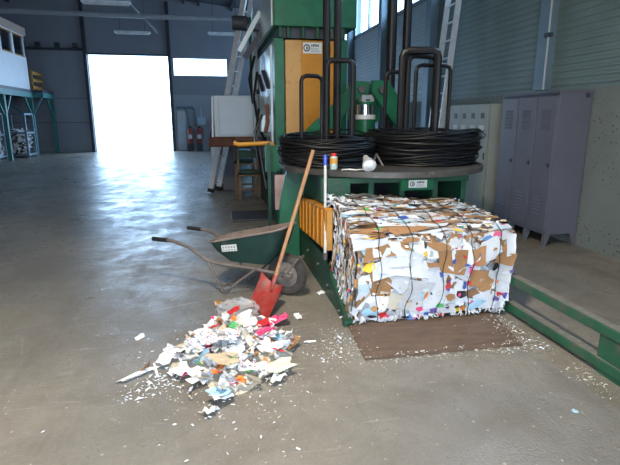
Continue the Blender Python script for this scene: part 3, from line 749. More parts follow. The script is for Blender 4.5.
tag(box(.27, .92, 7.5, 8.25, .002, .03).build('floor_plate', 'dark_steel', bevel=.005), 'dark steel plate on the floor before the chairs', 'plate')

# ------------------------------------------------------------------ wire coils and their black hoop stands
def hoop(mb, x0, y0, x1, y1, z0, z1, r):
    p, q = Vector((x0, y0, 0)), Vector((x1, y1, 0)); d = (q - p).normalized(); c = .06
    up = Vector((0, 0, 1))
    pts = [p + up * z0, p + up * (z0 + (z1 - z0) * .5), p + up * (z1 - c), p + up * (z1 - c * .35) + d * c * .25, p + up * z1 + d * c,
           q + up * z1 - d * c, q + up * (z1 - c * .35) - d * c * .25, q + up * (z1 - c), q + up * (z0 + (z1 - z0) * .5), q + up * z0]
    mb.tube(pts, r, 10)
def coil(cx, cy, r0, r1, h, n, flare, label, seed):
    rng = random.Random(seed)
    t = thing('wire_coil', (cx, cy, 1.072), label, 'wire coil', 'black wire coils on the round table')
    mb = MB()
    for i in range(n):
        f = rng.random() ** .8; zz = 1.085 + h * rng.random()
        rr = r0 + (r1 - r0) * (1 - rng.random() ** 2.2) + flare * (zz - 1.085) / h * rng.random()
        ox, oy = rng.gauss(0, .012), rng.gauss(0, .012); tx, ty = rng.gauss(0, .035), rng.gauss(0, .035)
        ph = rng.uniform(0, 6.28); k = rng.choice((2, 3, 4)); am = rng.uniform(0, .018)
        pts = []
        for s in range(44):
            a = 2 * PI * s / 44
            r_ = rr + am * math.sin(k * a + ph)
            z_ = zz + (tx * math.cos(a) + ty * math.sin(a)) + .012 * math.sin(3 * a + ph)
            pts.append((cx + ox + r_ * math.cos(a), cy + oy + r_ * math.sin(a), max(1.083, z_)))
        mb.tube(pts, rng.uniform(.006, .010), 5, closed=True)
    mb.build('wire_loops', 'wire_black', t, kind='stuff')
    MB().lathe([(r0, 1.074), (r1 - .035, 1.074), (r1 - .025, 1.15), (r1 - .03, 1.074 + h * .85), (r0 + .05, 1.074 + h * .95), (r0, 1.074 + h * .8), (r0, 1.074)], (cx, cy, 0), seg=40).build('inner_windings', 'wire_core', t)
coil(1.22, 5.22, .36, .50, .25, 120, .03, 'smaller black wire coil beside the shovel handle on the round table', 3)
coil(2.30, 5.25, .44, .58, .30, 160, .10, 'larger black wire coil with loose flaring top on the round table', 5)
t = thing('coil_stand', (1.28, 5.25, 1.072), 'black hoop stand inside the smaller wire coil', 'stand', None)
for a in ((1.155, 4.99, 1.435, 5.0, 1.072, 2.115, .028), (.945, 5.24, 1.18, 5.30, 1.072, 1.985, .022), (1.24, 5.36, 1.365, 5.38, 1.072, 3.3, .042)):
    mb = MB(); hoop(mb, *a); mb.build('hoop', 'black_metal', t)
t = thing('coil_stand', (2.37, 5.3, 1.072), 'black hoop stand inside the larger flaring wire coil', 'stand', None)
for a in ((1.985, 5.08, 2.345, 5.0, 1.072, 2.235, .04), (2.20, 5.22, 2.59, 5.20, 1.072, 2.11, .022), (1.96, 5.5, 2.2, 5.5, 1.072, 2.06, .022),
          (2.06, 5.1, 2.39, 5.14, 1.072, 2.19, .03)):
    mb = MB(); hoop(mb, *a); mb.build('hoop', 'black_metal', t)

# jar, work lamp on the wire table
t = thing('jar', (1.10, 4.47, 1.086), 'small glass jar with orange label and red lid on table rim', 'jar')
jz = 1.087; jx, jy = 1.11, 4.47
MB().lathe([(0, jz), (.033, jz), (.036, jz + .01), (.036, jz + .11), (.028, jz + .122), (0, jz + .122)], (jx, jy, 0), seg=18).build('body', 'jar_glass', t)
MB().lathe([(.0372, jz + .055), (.0372, jz + .105)], (jx, jy, 0), seg=18).build('label_band', 'jar_label', t)
MB().lathe([(0, jz + .122), (.024, jz + .122), (.024, jz + .15), (0, jz + .15)], (jx, jy, 0), seg=14).build('lid', 'red_bright', t)
t = thing('work_lamp', (1.40, 4.34, 1.086), 'old work lamp with pale round lens beside the jar', 'lamp')
lc = Vector((1.385, 4.27, 1.15)); la = Vector((-.05, -.85, -.35)).normalized()
MB().lathe([(0, -.13), (.025, -.13), (.03, -.08), (.05, -.03), (.062, .02), (.064, .03), (.058, .03)], lc, axis=la, seg=20).build('housing', 'pole_white', t)
MB().lathe([(.06, .018), (.045, .03), (.02, .036), (0, .038)], lc, axis=la, seg=20).build('lens', 'lamp_white', t)
MB().tube([(1.16, 4.36, 1.094), (1.22, 4.32, 1.10), (1.28, 4.30, 1.095), (1.34, 4.29, 1.10), lc - la * .12], .007, 6).build('cord', 'pole_white', t)
MB().tube([lc - la * .05 + Vector((.06, 0, 0)), lc - la * .12 + Vector((.12, .06, .03)), (1.56, 4.38, 1.12)], .012, 6).build('handle', 'disc_steel', t)

# ------------------------------------------------------------------ green rail gate on the right
t = thing('rail_gate', (2.34, 2.4, 0), 'green two rail steel gate standing open beside the bale', 'gate')
MB().bar((2.335, 3.55, .065), (2.335, .9, .065), .075, .07).build('lower_rail', 'rail_green', t, bevel=.01)
MB().bar((2.335, 3.50, .29), (2.335, .9, .29), .075, .07).build('upper_rail', 'rail_green', t, bevel=.01)
box(2.31, 2.35, .9, 2.42, 0, .255).build('end_plate', 'rail_green', t, bevel=.004)
MB().tube([(2.335, 3.56, .065), (2.335, 3.5, .065)], .044, 12).build('rail_cap', 'sticker', t)
box(2.31, 2.36, 3.40, 3.46, 0, .03).build('foot', 'rail_green', t)
mat('rail_dirt', (.15, .14, .115), .85, var=.3, scale=20)
for z in (.1005, .3255):
    box(2.302, 2.366, .95, 3.42, z, z + .003).build('dust_layer', 'rail_dirt', t)

# rusty plate under the bale front
tag(MB().add([(.93, 2.82, .002), (2.07, 2.82, .002), (2.22, 3.60, .002), (.98, 3.60, .002), (.93, 2.82, .016), (2.07, 2.82, .016), (2.22, 3.60, .016), (.98, 3.60, .016)],
             [(3, 2, 1, 0), (4, 5, 6, 7), (0, 1, 5, 4), (1, 2, 6, 5), (2, 3, 7, 6), (3, 0, 4, 7)]).build('rusty_plate', 'rust_plate'), 'rusty brown steel plate on the floor under the bale front', 'plate')

# ------------------------------------------------------------------ paper bale
bale = thing('paper_bale', (1.65, 4.2, .016), 'pressed bale of waste paper and cardboard tied with wire', 'bale')
def nz(p, s, a): return noise.noise(Vector(p) * s) * a
def top_z(x, y):
    u = (x - 1.0) / 1.3; t = max(0, y - 3.39)
    hmax = .875 - .09 * u
    return .68 + (hmax - .68) * (1 - math.exp(-t / .30))
def S(face, u, v):
    """point and outward normal on the bale's faces, u and v in 0..1"""
    if face == 'front':
        z = .02 + v * .66; x = 1.005 + u * 1.245 + (.07 * v * u)
        y = 3.355 + .035 * max(0, v - .8) / .2 + .03 * max(0, .12 - v) / .12
        p = Vector((x, y, z)); n = Vector((0, -1, 0))
    elif face == 'top':
        y = 3.39 + v * .95; x = 1.005 + u * 1.245 + .07 * u
        p = Vector((x, y, top_z(x, y))); e = .02
        n = Vector((-(top_z(x + e, y) - top_z(x - e, y)) / (2 * e), -(top_z(x, y + e) - top_z(x, y - e)) / (2 * e), 1)).normalized()
    elif face == 'left':
        z0 = .02 + v * .66; y0 = 3.355 + .035 * max(0, v - .8) / .2 + .03 * max(0, .12 - v) / .12
        y = y0 + u * .66; z = .02 + v * (top_z(1.005, y) - .02)
        p = Vector((1.005, y, z)); n = Vector((-1, 0, 0))
    else:
        y0 = 3.355 + .035 * max(0, v - .8) / .2 + .03 * max(0, .12 - v) / .12
        y = y0 + u * .92; x0 = 2.25 + .07 * v; z = .02 + v * (top_z(2.32, y) - .02)
        p = Vector((x0, y, z)); n = Vector((1, 0, 0))
    d = Vector((noise.noise(p * 5), noise.noise(p * 5 + Vector((9, 4, 1))), noise.noise(p * 5 + Vector((3, 8, 5))))) * .028
    q = p + d; q.z = max(.018, q.z)
    return q, n
core = MB()
for face, nu, nv in (('front', 56, 30), ('top', 56, 40), ('left', 30, 34), ('right', 30, 30)):
    v = []; f = []
    for j in range(nv + 1):
        for i in range(nu + 1):
            q, n_ = S(face, i / nu, j / nv)
            v.append(q + (Vector((1.63, 3.9, .4)) - q).normalized() * .03 + Vector([noise.noise(q * 14 + Vector((k_, 0, 0))) for k_ in (0, 5, 9)]) * .014)
    for j in range(nv):
        for i in range(nu):
            a = j * (nu + 1) + i; f.append((a, a + 1, a + nu + 2, a + nu + 1))
    core.add(v, f)
core.build('pressed_core', 'bale_core', bale)

def bale_scrap(mb, face, u, v, w, h, rng, lift=.004, ang=0., nseg=10, curl=.02, rag=.3):
    """an irregular sheet that follows the bale's surface; edges curl outward"""
    su = {'front': 1.28, 'top': 1.28, 'left': .66, 'right': .92}[face]; sv = {'front': .66, 'top': .95, 'left': .8, 'right': .75}[face]
    ca, sa = math.cos(ang), math.sin(ang); rings = []
    nc = rng.choice((4, 4, 5, 5, 6)) if nseg > 6 else rng.choice((3, 4))
    off = rng.uniform(0, 6.28) if nc != 4 else PI / 4 + rng.gauss(0, .15)
    cor = []
    for c_ in range(nc):
        a = off + 2 * PI * c_ / nc + rng.gauss(0, .14); e = 1 + rng.uniform(-rag, rag) + (.25 if nc == 4 else .05)
        cor.append((math.cos(a) * e, math.sin(a) * e))
    per = 3 if nseg > 6 else 2
    out = []
    for c_ in range(nc):
        (ax_, ay_), (bx_, by_) = cor[c_], cor[(c_ + 1) % nc]
        for k in range(per):
            t_ = k / per; jx, jy = (rng.gauss(0, .045), rng.gauss(0, .045)) if k else (0, 0)
            out.append((ax_ * (1 - t_) + bx_ * t_ + jx, ay_ * (1 - t_) + by_ * t_ + jy))
    nseg = len(out)
    pts = []; p, n = S(face, min(1, max(0, u)), min(1, max(0, v))); pts.append(p + n * lift)
    cu = [(rng.uniform(0, 1) ** 3 * curl if k % per == 0 else 0) for k in range(nseg)]
    for k in range(nseg):
        if k % per: cu[k] = .5 * (cu[k - k % per] + cu[(k - k % per + per) % nseg]) * .7
    for ri, rr in ((0, .55), (1, 1.0)):
        for k in range(nseg):
            dx, dy = out[k][0] * rr * w / 2, out[k][1] * rr * h / 2
            uu = u + (dx * ca - dy * sa) / su; vv = v + (dx * sa + dy * ca) / sv
            uc, vc = min(1.008, max(-.008, uu)), min(1.008, max(-.008, vv))
            p, n = S(face, uc, vc)
            pts.append(p + n * (lift + rng.uniform(0, .0012) + (cu[k] if ri else cu[k] * .2)))
    f = []
    for k in range(nseg):
        j = (k + 1) % nseg
        f.append((0, 1 + k, 1 + j)); f.append((1 + k, 1 + nseg + k, 1 + nseg + j, 1 + j))
    mb.add(pts, f)
PW = {'front': 1.28, 'top': 1.28}
def front_uv(px, py):      # front face position measured as metres right of the left edge / above the floor
    return (px - 1.005) / 1.28, (py - .02) / .66
rng = random.Random(11)
# the big sheets that can be told apart on the front: x, z, width, height (m), tilt, material, name
front_big = []
def FB(px, py, w, h, m, nm='paper_scrap', ang=0.):
    front_big.append((1.02 + (px - 357) * .00862 , .70 - (py - 238) * .00765 + (px - 357) * -.00040, w * .0086, h * .0077, m, nm, ang))
C = 'cardboard_scrap'
for a in ((398, 264, 40, 26, 'paper_white'), (432, 284, 30, 46, 'paper_white'), (395, 277, 30, 26, 'paper_grey'), (393, 303, 34, 22, 'paper_beige'), (412, 300, 26, 30, 'paper_grey'),
          (455, 256, 26, 24, 'print_a'), (462, 274, 24, 18, 'paper_white'), (480, 250, 24, 20, 'paper_white'), (503, 262, 22, 44, 'paper_grey'), (500, 290, 22, 30, 'paper_white'),
          (490, 304, 26, 18, 'print_a'), (372, 308, 30, 26, 'print_a'), (385, 250, 30, 16, 'paper_white'), (420, 250, 34, 18, 'print_b'), (365, 240, 22, 26, 'paper_grey'),
          (450, 288, 24, 18, 'print_a'), (420, 316, 40, 12, 'print_c'), (505, 246, 24, 20, 'paper_white'), (470, 300, 26, 14, 'print_c'), (445, 312, 26, 12, 'print_b'),
          (362, 290, 14, 30, 'print_c'), (384, 322, 34, 8, 'paper_white'), (378, 270, 22, 18, 'paper_white')):
    FB(*a)
for a in ((376, 281, 24, 32, 'card'), (376, 253, 30, 12, 'card'), (446, 262, 28, 24, 'card'), (473, 280, 20, 16, 'card'), (479, 288, 16, 18, 'card'), (443, 283, 11, 13, 'card_dark'),
          (444, 300, 11, 9, 'card'), (496, 259, 26, 11, 'card'), (466, 295, 14, 9, 'card_dark'), (425, 265, 16, 6, 'card'), (430, 246, 28, 8, 'card'), (470, 256, 10, 20, 'card'), (405, 241, 20, 8, 'card')):
    FB(*a, C)
for a in ((365, 268, 9, 12, 'paper_yellow'), (418, 312, 11, 6, 'paper_pink'), (371, 316, 14, 10, 'paper_sky'), (381, 319, 10, 7, 'paper_red'), (374, 312, 9, 6, 'foil_brown'), (487, 267, 8, 11, 'paper_black'),
          (456, 297, 12, 10, 'paper_black'), (453, 297, 4, 6, 'paper_pink'), (472, 309, 20, 10, 'paper_sky'), (491, 303, 10, 5, 'paper_purple'), (437, 309, 8, 6, 'paper_green'), (459, 311, 5, 7, 'paper_orange'),
          (417, 296, 5, 10, 'paper_sky'), (421, 296, 4, 9, 'paper_orange'), (432, 277, 3, 8, 'paper_blue'), (456, 255, 5, 3, 'paper_red'), (462, 272, 4, 11, 'paper_pink'), (462, 285, 6, 5, 'paper_red'),
          (432, 314, 9, 6, 'paper_purple'), (505, 270, 8, 5, 'paper_purple'), (385, 320, 7, 4, 'paper_pink'), (500, 297, 9, 4, 'paper_purple'), (440, 318, 9, 4, 'paper_red'), (405, 322, 10, 4, 'paper_black'), (373, 321, 11, 4, 'paper_black'),
          (458, 264, 6, 4, 'paper_blue'), (490, 285, 5, 4, 'paper_orange'), (425, 318, 7, 4, 'paper_blue')):
    FB(*a)
parts_n = 0
lift = .004
def one_scrap(nm, m, face, u, v, w, h, rng, **kw):
    global parts_n
    mb = MB(); bale_scrap(mb, face, u, v, w, h, rng, **kw)
    mb.build(nm, m, bale, fix=False, smooth=True, ang=50); parts_n += 1
fill_mats = ['paper_white'] * 5 + ['paper_grey'] * 3 + ['print_a', 'print_b', 'print_c'] * 2 + ['card'] * 4 + ['card_dark', 'paper_beige', 'paper_tan', 'paper_sky']
accent = ['paper_red', 'paper_yellow', 'paper_blue', 'paper_green', 'paper_sky', 'paper_black', 'paper_pink', 'paper_orange', 'paper_purple']
# under layer on the front
for i in range(60):
    m = rng.choice(fill_mats)
    one_scrap('cardboard_scrap' if m.startswith('card') else 'paper_scrap', m, 'front', rng.random(), rng.random(), rng.uniform(.10, .24), rng.uniform(.07, .17), rng, ang=rng.uniform(-.6, .6), lift=-.012 + .014 * i / 60, curl=.015)
for i, (x, z, w, h, m, nm, an) in enumerate(front_big):
    u, v = (x - 1.005) / 1.28, (z - .02) / .66
    small = min(w, h) < .075
    one_scrap(nm, m, 'front', u, v, w * (.85 if small else 1.08), h * (.85 if small else 1.08), rng, ang=rng.uniform(-.35, .35), lift=.004 + (.012 if small else 0) + .00018 * i, curl=.03 if not small else .006, rag=.2)
# top: sheets pressed in layers running across the bale
for i in range(95):
    m = rng.choice(fill_mats + ['card'] * 5) if rng.random() < .94 else rng.choice(accent)
    one_scrap('cardboard_scrap' if m.startswith('card') else 'paper_scrap', m, 'top', rng.random(), rng.random() ** 1.2, rng.uniform(.14, .46), rng.uniform(.03, .085), rng, ang=rng.gauss(0, .10), lift=-.010 + .022 * i / 95, curl=.014)
# left flank: sheet edges seen on end, standing upright
lm = ['paper_white'] * 3 + ['paper_grey'] * 5 + ['print_a', 'print_c', 'paper_tan', 'card', 'card_dark']
left_n = 48
for i in range(left_n):
    m = rng.choice(lm) if rng.random() < .92 else rng.choice(accent)
    one_scrap('paper_edge', m, 'left', rng.random(), rng.random(), rng.uniform(.03, .07), rng.uniform(.12, .3), rng, ang=rng.gauss(0, .12), lift=-.01 + .018 * i / left_n, curl=.016)
for face, n, kw in (('front', 170, (.015, .05, .015, .04)), ('top', 420, (.04, .16, .010, .03)), ('left', 420, (.012, .035, .04, .12)), ('right', 220, (.04, .12, .03, .1))):
    for m in ('paper_white', 'paper_grey', 'card', 'print_a', 'paper_black', 'paper_sky', 'paper_red', 'paper_yellow', 'paper_green', 'card_dark', 'paper_tan'):
        share = {'paper_white': .3, 'paper_grey': .22, 'card': .15, 'print_a': .12, 'paper_black': .05, 'card_dark': .06, 'paper_tan': .06}.get(m, .012)
        mb = MB()
        for i in range(max(2, int(n * share))):
            bale_scrap(mb, face, rng.random(), rng.random() if face != 'front' else rng.choice((rng.random(), rng.random() ** 2.5, 1 - rng.random() ** 3)), rng.uniform(kw[0], kw[1]), rng.uniform(kw[2], kw[3]), rng, lift=rng.uniform(-.012, .012), ang=rng.gauss(0, .4 if face == 'front' else .12), nseg=6, curl=.02, rag=.3)
        mb.build('small_scraps', m, bale, kind='stuff', fix=False)
# torn shreds hanging at the lower edge and fluff pushed out above the guard
mb = MB()
for i in range(70):
    u = rng.random(); p, n = S('front', u, .0)
    q = p + Vector((rng.gauss(0, .02), -rng.uniform(.01, .05), 0)); q.z = .02 + rng.uniform(0, .02)
    a = p + Vector((0, -.012, rng.uniform(.02, .07)))
    mb.tube([a, (a + q) / 2 + Vector((0, -.02, .0)), q], [.007, .006, .003], 4)
flakes(mb, 70, (.985, 1.15, 4.0, 4.26, .80, .88), .02, rng)
mb.build('torn_shreds', 'paper_white', bale, kind='stuff')
for u in (.14, .33, .535, .72, .90):
    pts = []
    for j in range(13):
        v = j / 12; p, n = S('front', u + .012 * math.sin(j * .9 + u * 9), v); pts.append(p + n * .028)
    for j in range(1, 15):
        v = j / 14 * .98; p, n = S('top', u + .01 * math.sin(j * 1.1 + u * 5), v); pts.append(p + n * .030)
    MB().tube(pts, .0028, 5).build('baling_wire', 'wire_black', bale)

# ------------------------------------------------------------------ wheelbarrow
th = -.626
A = Vector((math.cos(th), math.sin(th), 0)); Bv = Vector((-A.y, A.x, 0)); W0 = Vector((.617, 4.162, 0)); UPZ = Vector((0, 0, 1))
def wbp(s, l, z): return W0 + A * s + Bv * l + UPZ * z
wbr = thing('wheelbarrow', wbp(-.4, 0, 0), 'worn dark green wheelbarrow with long handles beside the press', 'wheelbarrow')
def ring4(s0, s1, w0, w1, z0, z1):
    """rounded rectangle outline: back edge s0 (half width w0, height z0), front edge s1"""
    pts = []
    for (s, l) in ((s0, -w0), (s0, w0), (s1, w1), (s1, -w1)): pass
    cs = [(s0, -w0), (s1, -w1), (s1, w1), (s0, w0)]; n = len(cs)
    for i in range(n):
        p = Vector((cs[i][0], cs[i][1])); pr_ = Vector((cs[i - 1][0], cs[i - 1][1])); nx = Vector((cs[(i + 1) % n][0], cs[(i + 1) % n][1]))
        r = min(.1, (p - pr_).length * .3, (nx - p).length * .3)
        a = p + (pr_ - p).normalized() * r; b = p + (nx - p).normalized() * r
        for k in range(5):
            t = k / 4; q = a * (1 - t) ** 2 + p * 2 * t * (1 - t) + b * t * t
            zz = z0 + (z1 - z0) * (q.x - s0) / (s1 - s0)
            pts.append(wbp(q.x, q.y, zz))
    return pts
rim = ring4(-.72, .02, .205, .20, .45, .635); midr = ring4(-.66, -.03, .185, .17, .37, .45); bot = ring4(-.55, -.14, .14, .12, .285, .29)
rim_i = ring4(-.71, .01, .195, .19, .448, .632); mid_i = ring4(-.65, -.04, .175, .16, .375, .455); bot_i = ring4(-.54, -.15, .13, .11, .295, .30)
n = len(rim)
def skin(rings, cap):
    v = [p for r in rings for p in r]; f = []
    for j in range(len(rings) - 1):
        for i in range(n): f.append((j * n + i, j * n + (i + 1) % n, (j + 1) * n + (i + 1) % n, (j + 1) * n + i))
    f.append(tuple((len(rings) - 1) * n + i for i in range(n)))
    return MB().add(v, f)
tub = skin([rim, midr, bot], 1).build('tub', 'barrow_green', wbr, fix=False)
skin([rim_i, mid_i, bot_i], 1).build('tub_inside', 'barrow_inside', tub, fix=False)
MB().tube(rim, .010, 7, closed=True).build('rim', 'barrow_inside', tub)
def side_pt(s, l): return wbp(s, l, 0)
for sgn in (-1, 1):
    l = sgn
    pts = [wbp(-1.22, l * .258, .445), wbp(-1.05, l * .255, .445), wbp(-.88, l * .24, .40), wbp(-.72, l * .21, .29), wbp(-.6, l * .19, .265), wbp(-.3, l * .13, .245), wbp(0, l * .075, .205), wbp(.08, l * .07, .195)]
    MB().tube(pts, .016, 10).build('frame_tube', 'barrow_frame', wbr)
    g = MB().tube([wbp(-1.29, l * .259, .445), wbp(-1.12, l * .256, .445)], .020, 12).build('grip', 'grip_black', wbr)
    MB().tube([wbp(-.70, l * .215, .285), wbp(-.60, l * .217, .10), wbp(-.55, l * .217, .012), wbp(-.51, l * .217, .012), wbp(-.40, l * .20, .12), wbp(-.24, l * .13, .25)], .011, 8).build('leg', 'barrow_frame', wbr)
MB().tube([wbp(-.55, -.2, .06), wbp(-.55, .2, .06)], .009, 6).build('cross_bar', 'barrow_frame', wbr)
MB().tube([wbp(0, -.10, .195), wbp(0, .10, .195)], .013, 8).build('axle', 'barrow_frame', wbr)
MB().tube([wbp(.02, -.07, .2), wbp(.13, -.06, .36), wbp(.13, .06, .36), wbp(.02, .07, .2)], .010, 6).build('front_stay', 'barrow_frame', wbr)
wh = MB().lathe([(.115, -.035), (.15, -.045), (.18, -.035), (.195, 0), (.18, .035), (.15, .045), (.115, .035), (.115, -.035)], wbp(0, 0, .195), axis=Bv, seg=32).build('tyre', 'rubber', wbr)
MB().lathe([(.02, -.05), (.045, -.045), (.05, -.012), (.112, -.02), (.118, -.03), (.118, .03), (.112, .02), (.05, .012), (.045, .045), (.02, .05)], wbp(0, 0, .195), axis=Bv, seg=24).build('hub', 'hub_grey', wbr)
# sticker with print on the near side of the tub
def quad_on(a, b, c, d, off):
    n_ = (b - a).cross(d - a).normalized() * off
    return MB().add([a + n_, b + n_, c + n_, d + n_], [(0, 1, 2, 3)])
def tubside(s, t):     # near long side: s along axis, t 0 rim .. 1 mid ring
    f0 = (s + .72) / .78; f1 = (s + .66) / .63
    p = wbp(s, -(.205 - .005 * f0), .45 + .185 * f0); q = wbp(s, -(.185 - .015 * f1), .37 + .08 * f1)
    return p.lerp(q, t)
quad_on(tubside(-.56, 1.0), tubside(-.40, .95), tubside(-.40, .42), tubside(-.56, .42), .006).build('sticker', 'sticker', tub, fix=False)
mb = MB()
for i in range(5):
    s0 = -.55 + i * .029
    for t0, t1 in ((.9, .8), (.7, .52)):
        q = quad_on(tubside(s0, t0), tubside(s0 + .02, t0), tubside(s0 + .02, t1), tubside(s0, t1), .0075); mb.add(q.v, q.f)
mb.build('sticker_print', 'ink_grey', tub, fix=False)

# ------------------------------------------------------------------ shovel and broom pole leaning on the machine
sh = thing('shovel', (.42, 3.8, 0), 'red shovel with long wooden handle leaning on the wire table', 'shovel')
s_top = Vector((.87, 4.25, 1.28)); s_low = Vector((.475, 3.98, .195))
MB().tube([s_top, s_low.lerp(s_top, .5) + Vector((0, 0, -.01)), s_low], .017, 10).build('handle', 'wood_handle', sh)
dv = (s_low - s_top).normalized()
MB().tube([s_low - dv * .05, s_low + dv * .03, Vector((.44, 3.90, .135))], [.022, .022, .012], 10).build('socket', 'red_plastic', sh)
cT = Vector((.385, 4.08, .205)); cR = Vector((.545, 3.90, .14)); cB = Vector((.39, 3.585, .012)); cL = Vector((.225, 3.80, .06))
bl = MB(); v = []; f = []; m_ = 11; rows = 9
nrm = (cR - cT).cross(cL - cT).normalized()
if nrm.z < 0: nrm = -nrm
for j in range(rows):
    t = j / (rows - 1)
    for k in range(m_):
        e = k / (m_ - 1); w_ = 1 - .12 * t
        p = (cT.lerp(cL, t)).lerp(cR.lerp(cB, t), .5 + (e - .5) * w_)
        x_ = abs(2 * e - 1)
        v.append(p + nrm * (x_ ** 4 * .045 * (1 - .8 * t) + max(0, 1 - t * 5) * .03 - .02 * (1 - x_) * (1 - t)))
nv_ = len(v)
v += [p - nrm * .006 for p in v]
for j in range(rows - 1):
    for k in range(m_ - 1):
        a = j * m_ + k; f.append((a, a + 1, a + m_ + 1, a + m_)); f.append((a + nv_, a + m_ + nv_, a + m_ + 1 + nv_, a + 1 + nv_))
for j in range(rows - 1):
    a = j * m_; f.append((a, a + m_, a + m_ + nv_, a + nv_)); a = j * m_ + m_ - 1; f.append((a, a + nv_, a + m_ + nv_, a + m_))
for k in range(m_ - 1):
    f.append((k, k + nv_, k + 1 + nv_, k + 1)); a = (rows - 1) * m_ + k; f.append((a, a + 1, a + 1 + nv_, a + nv_))
zmin = min(p.z for p in v)
bl.add(v, f).build('blade', 'red_plastic', sh)
bp = thing('broom_pole', (.95, 4.1, .34), 'pale metal pole with blue end leaning on the yellow guard', 'pole')
p0, p1 = Vector((.985, 4.28, 1.20)), Vector((.915, 3.95, .40))
MB().tube([p0, p1], .013, 10).build('shaft', 'pole_white', bp)
MB().tube([p0 + Vector((.004, .02, .03)), p0.lerp(p1, .07)], .018, 10).build('end_cap', 'blue_plastic', bp)
MB().tube([p1 + Vector((0, 0, .03)), p1 + Vector((-.004, -.01, -.03))], .022, 10).build('clamp', 'disc_steel', bp)

# ------------------------------------------------------------------ waste pile on the floor
def pile_h(x, y):
    # irregular mound: a main heap, a lobe trailing left and one towards the front
    h = 0
    for cx, cy, sx, sy, k in ((.14, 3.22, .27, .33, .14), (-.20, 3.02, .22, .16, .07), (.06, 2.72, .20, .24, .07), (.34, 3.0, .16, .2, .06)):
        h += k * math.exp(-((x - cx) / sx) ** 2 - ((y - cy) / sy) ** 2)
    return h
def proto_sheet(seed, nseg=11, crumple=.25, aspect=1.0):
    r = random.Random(seed); v = [(0, 0, r.uniform(0, crumple) * .4)]; f = []
    rad = [r.uniform(.65, 1.1) for _ in range(nseg)]
    for rr in (.4, .75, 1.0):
        for k in range(nseg):
            a = 2 * PI * k / nseg; q = max(abs(math.cos(a)), abs(math.sin(a))) ** .6
            e = rr * rad[k] / q
            v.append((math.cos(a) * e, math.sin(a) * e * aspect, r.uniform(-crumple, crumple) * (.4 + .6 * rr)))
    for k in range(nseg):
        j = (k + 1) % nseg; f.append((0, 1 + k, 1 + j))
        for g in range(2):
            o = 1 + g * nseg; f.append((o + k, o + nseg + k, o + nseg + j, o + j))
    zm = min(p[2] for p in v); v = [(x, y, z - zm) for x, y, z in v]
    me = bpy.data.meshes.new('sheet'); me.from_pydata(v, [], f)
    me.materials.append(MATS['paper_white'])
    me.polygons.foreach_set('use_smooth', [True] * len(me.polygons)); me.set_sharp_from_angle(angle=math.radians(28))
    return me
flat = [proto_sheet(100 + i, 11, .10, R_.uniform(.5, 1)) for i in range(8)]
crump = [proto_sheet(200 + i, 12, .24, R_.uniform(.55, 1)) for i in range(8)]
strip = [proto_sheet(300 + i, 8, .10, R_.uniform(.12, .25)) for i in range(6)]
def scrap(me, m, x, y, z, s, rz, label, cat='paper', group=None, name='paper_scrap', tilt=.35, rng=R_):
    o = bpy.data.objects.new(name, me); COL.objects.link(o)
    o.location = (x, y, z); o.scale = (s, s, s); o.rotation_euler = (rng.gauss(0, tilt), rng.gauss(0, tilt), rz)
    o.material_slots[0].link = 'OBJECT'; o.material_slots[0].material = MATS[m]
    tag(o, label, cat, group); return o
rng = random.Random(21)
LANDMARKS = ((.30, 2.70, 'near the pale yellow sheet'), (-.03, 2.50, 'near the pale blue sheet'), (.02, 2.80, 'on the large tan sheet'), (.30, 3.02, 'round the bright pink wrapper'), (.28, 3.25, 'round the red carton'),
             (-.16, 3.22, 'by the orange card'), (-.02, 3.02, 'on the long newspaper page'), (.15, 3.62, 'against the clear plastic bag'), (.08, 3.45, 'round the red packaging strip'), (.48, 3.2, 'on the side of the rusty plate'))
kinds = [('paper_pile', 'white paper scrap', 92), ('print_a', 'white paper scrap with coloured print', 22), ('print_b', 'white paper scrap with dark print', 18),
         ('paper_grey', 'pale grey paper scrap', 12), ('card', 'torn brown cardboard scrap', 13), ('paper_tan', 'tan wrapping paper scrap', 13), ('paper_beige', 'beige paper scrap', 7),
         ('paper_green', 'small green wrapper scrap', 7), ('paper_sky', 'pale blue paper scrap', 5), ('paper_pink', 'small pink wrapper scrap', 7), ('paper_orange', 'small orange wrapper scrap', 6), ('paper_red', 'small red wrapper scrap', 8)]
for m, lab, n_ in kinds:
    for i in range(n_):
        while True:
            x = rng.gauss(.07, .27); y = rng.gauss(3.02, .36)
            if pile_h(x, y) > .014 + .03 * rng.random(): break
        h = pile_h(x, y)
        small = m in ('paper_green', 'paper_pink', 'paper_orange', 'paper_red')
        me = rng.choice(flat + crump + crump + strip) if not small else rng.choice(flat + strip)
        s = rng.uniform(.03, .055) if small else rng.uniform(.035, .10)
        shp = 'narrow strip of' if me in strip else 'crumpled' if me in crump else 'flat'
        near = min(LANDMARKS, key=lambda q: (q[0] - x) ** 2 + (q[1] - y) ** 2)[2]
        lb = shp + ' ' + lab + ' ' + near
        scrap(me, m, x, y, (h * 1.05 + .018 if small else h * rng.uniform(.75, 1.05) + .004), s, rng.uniform(0, 6.28), lb, 'cardboard' if m == 'card' else 'paper', lb, 'cardboard_scrap' if m == 'card' else 'paper_scrap', .4, rng)
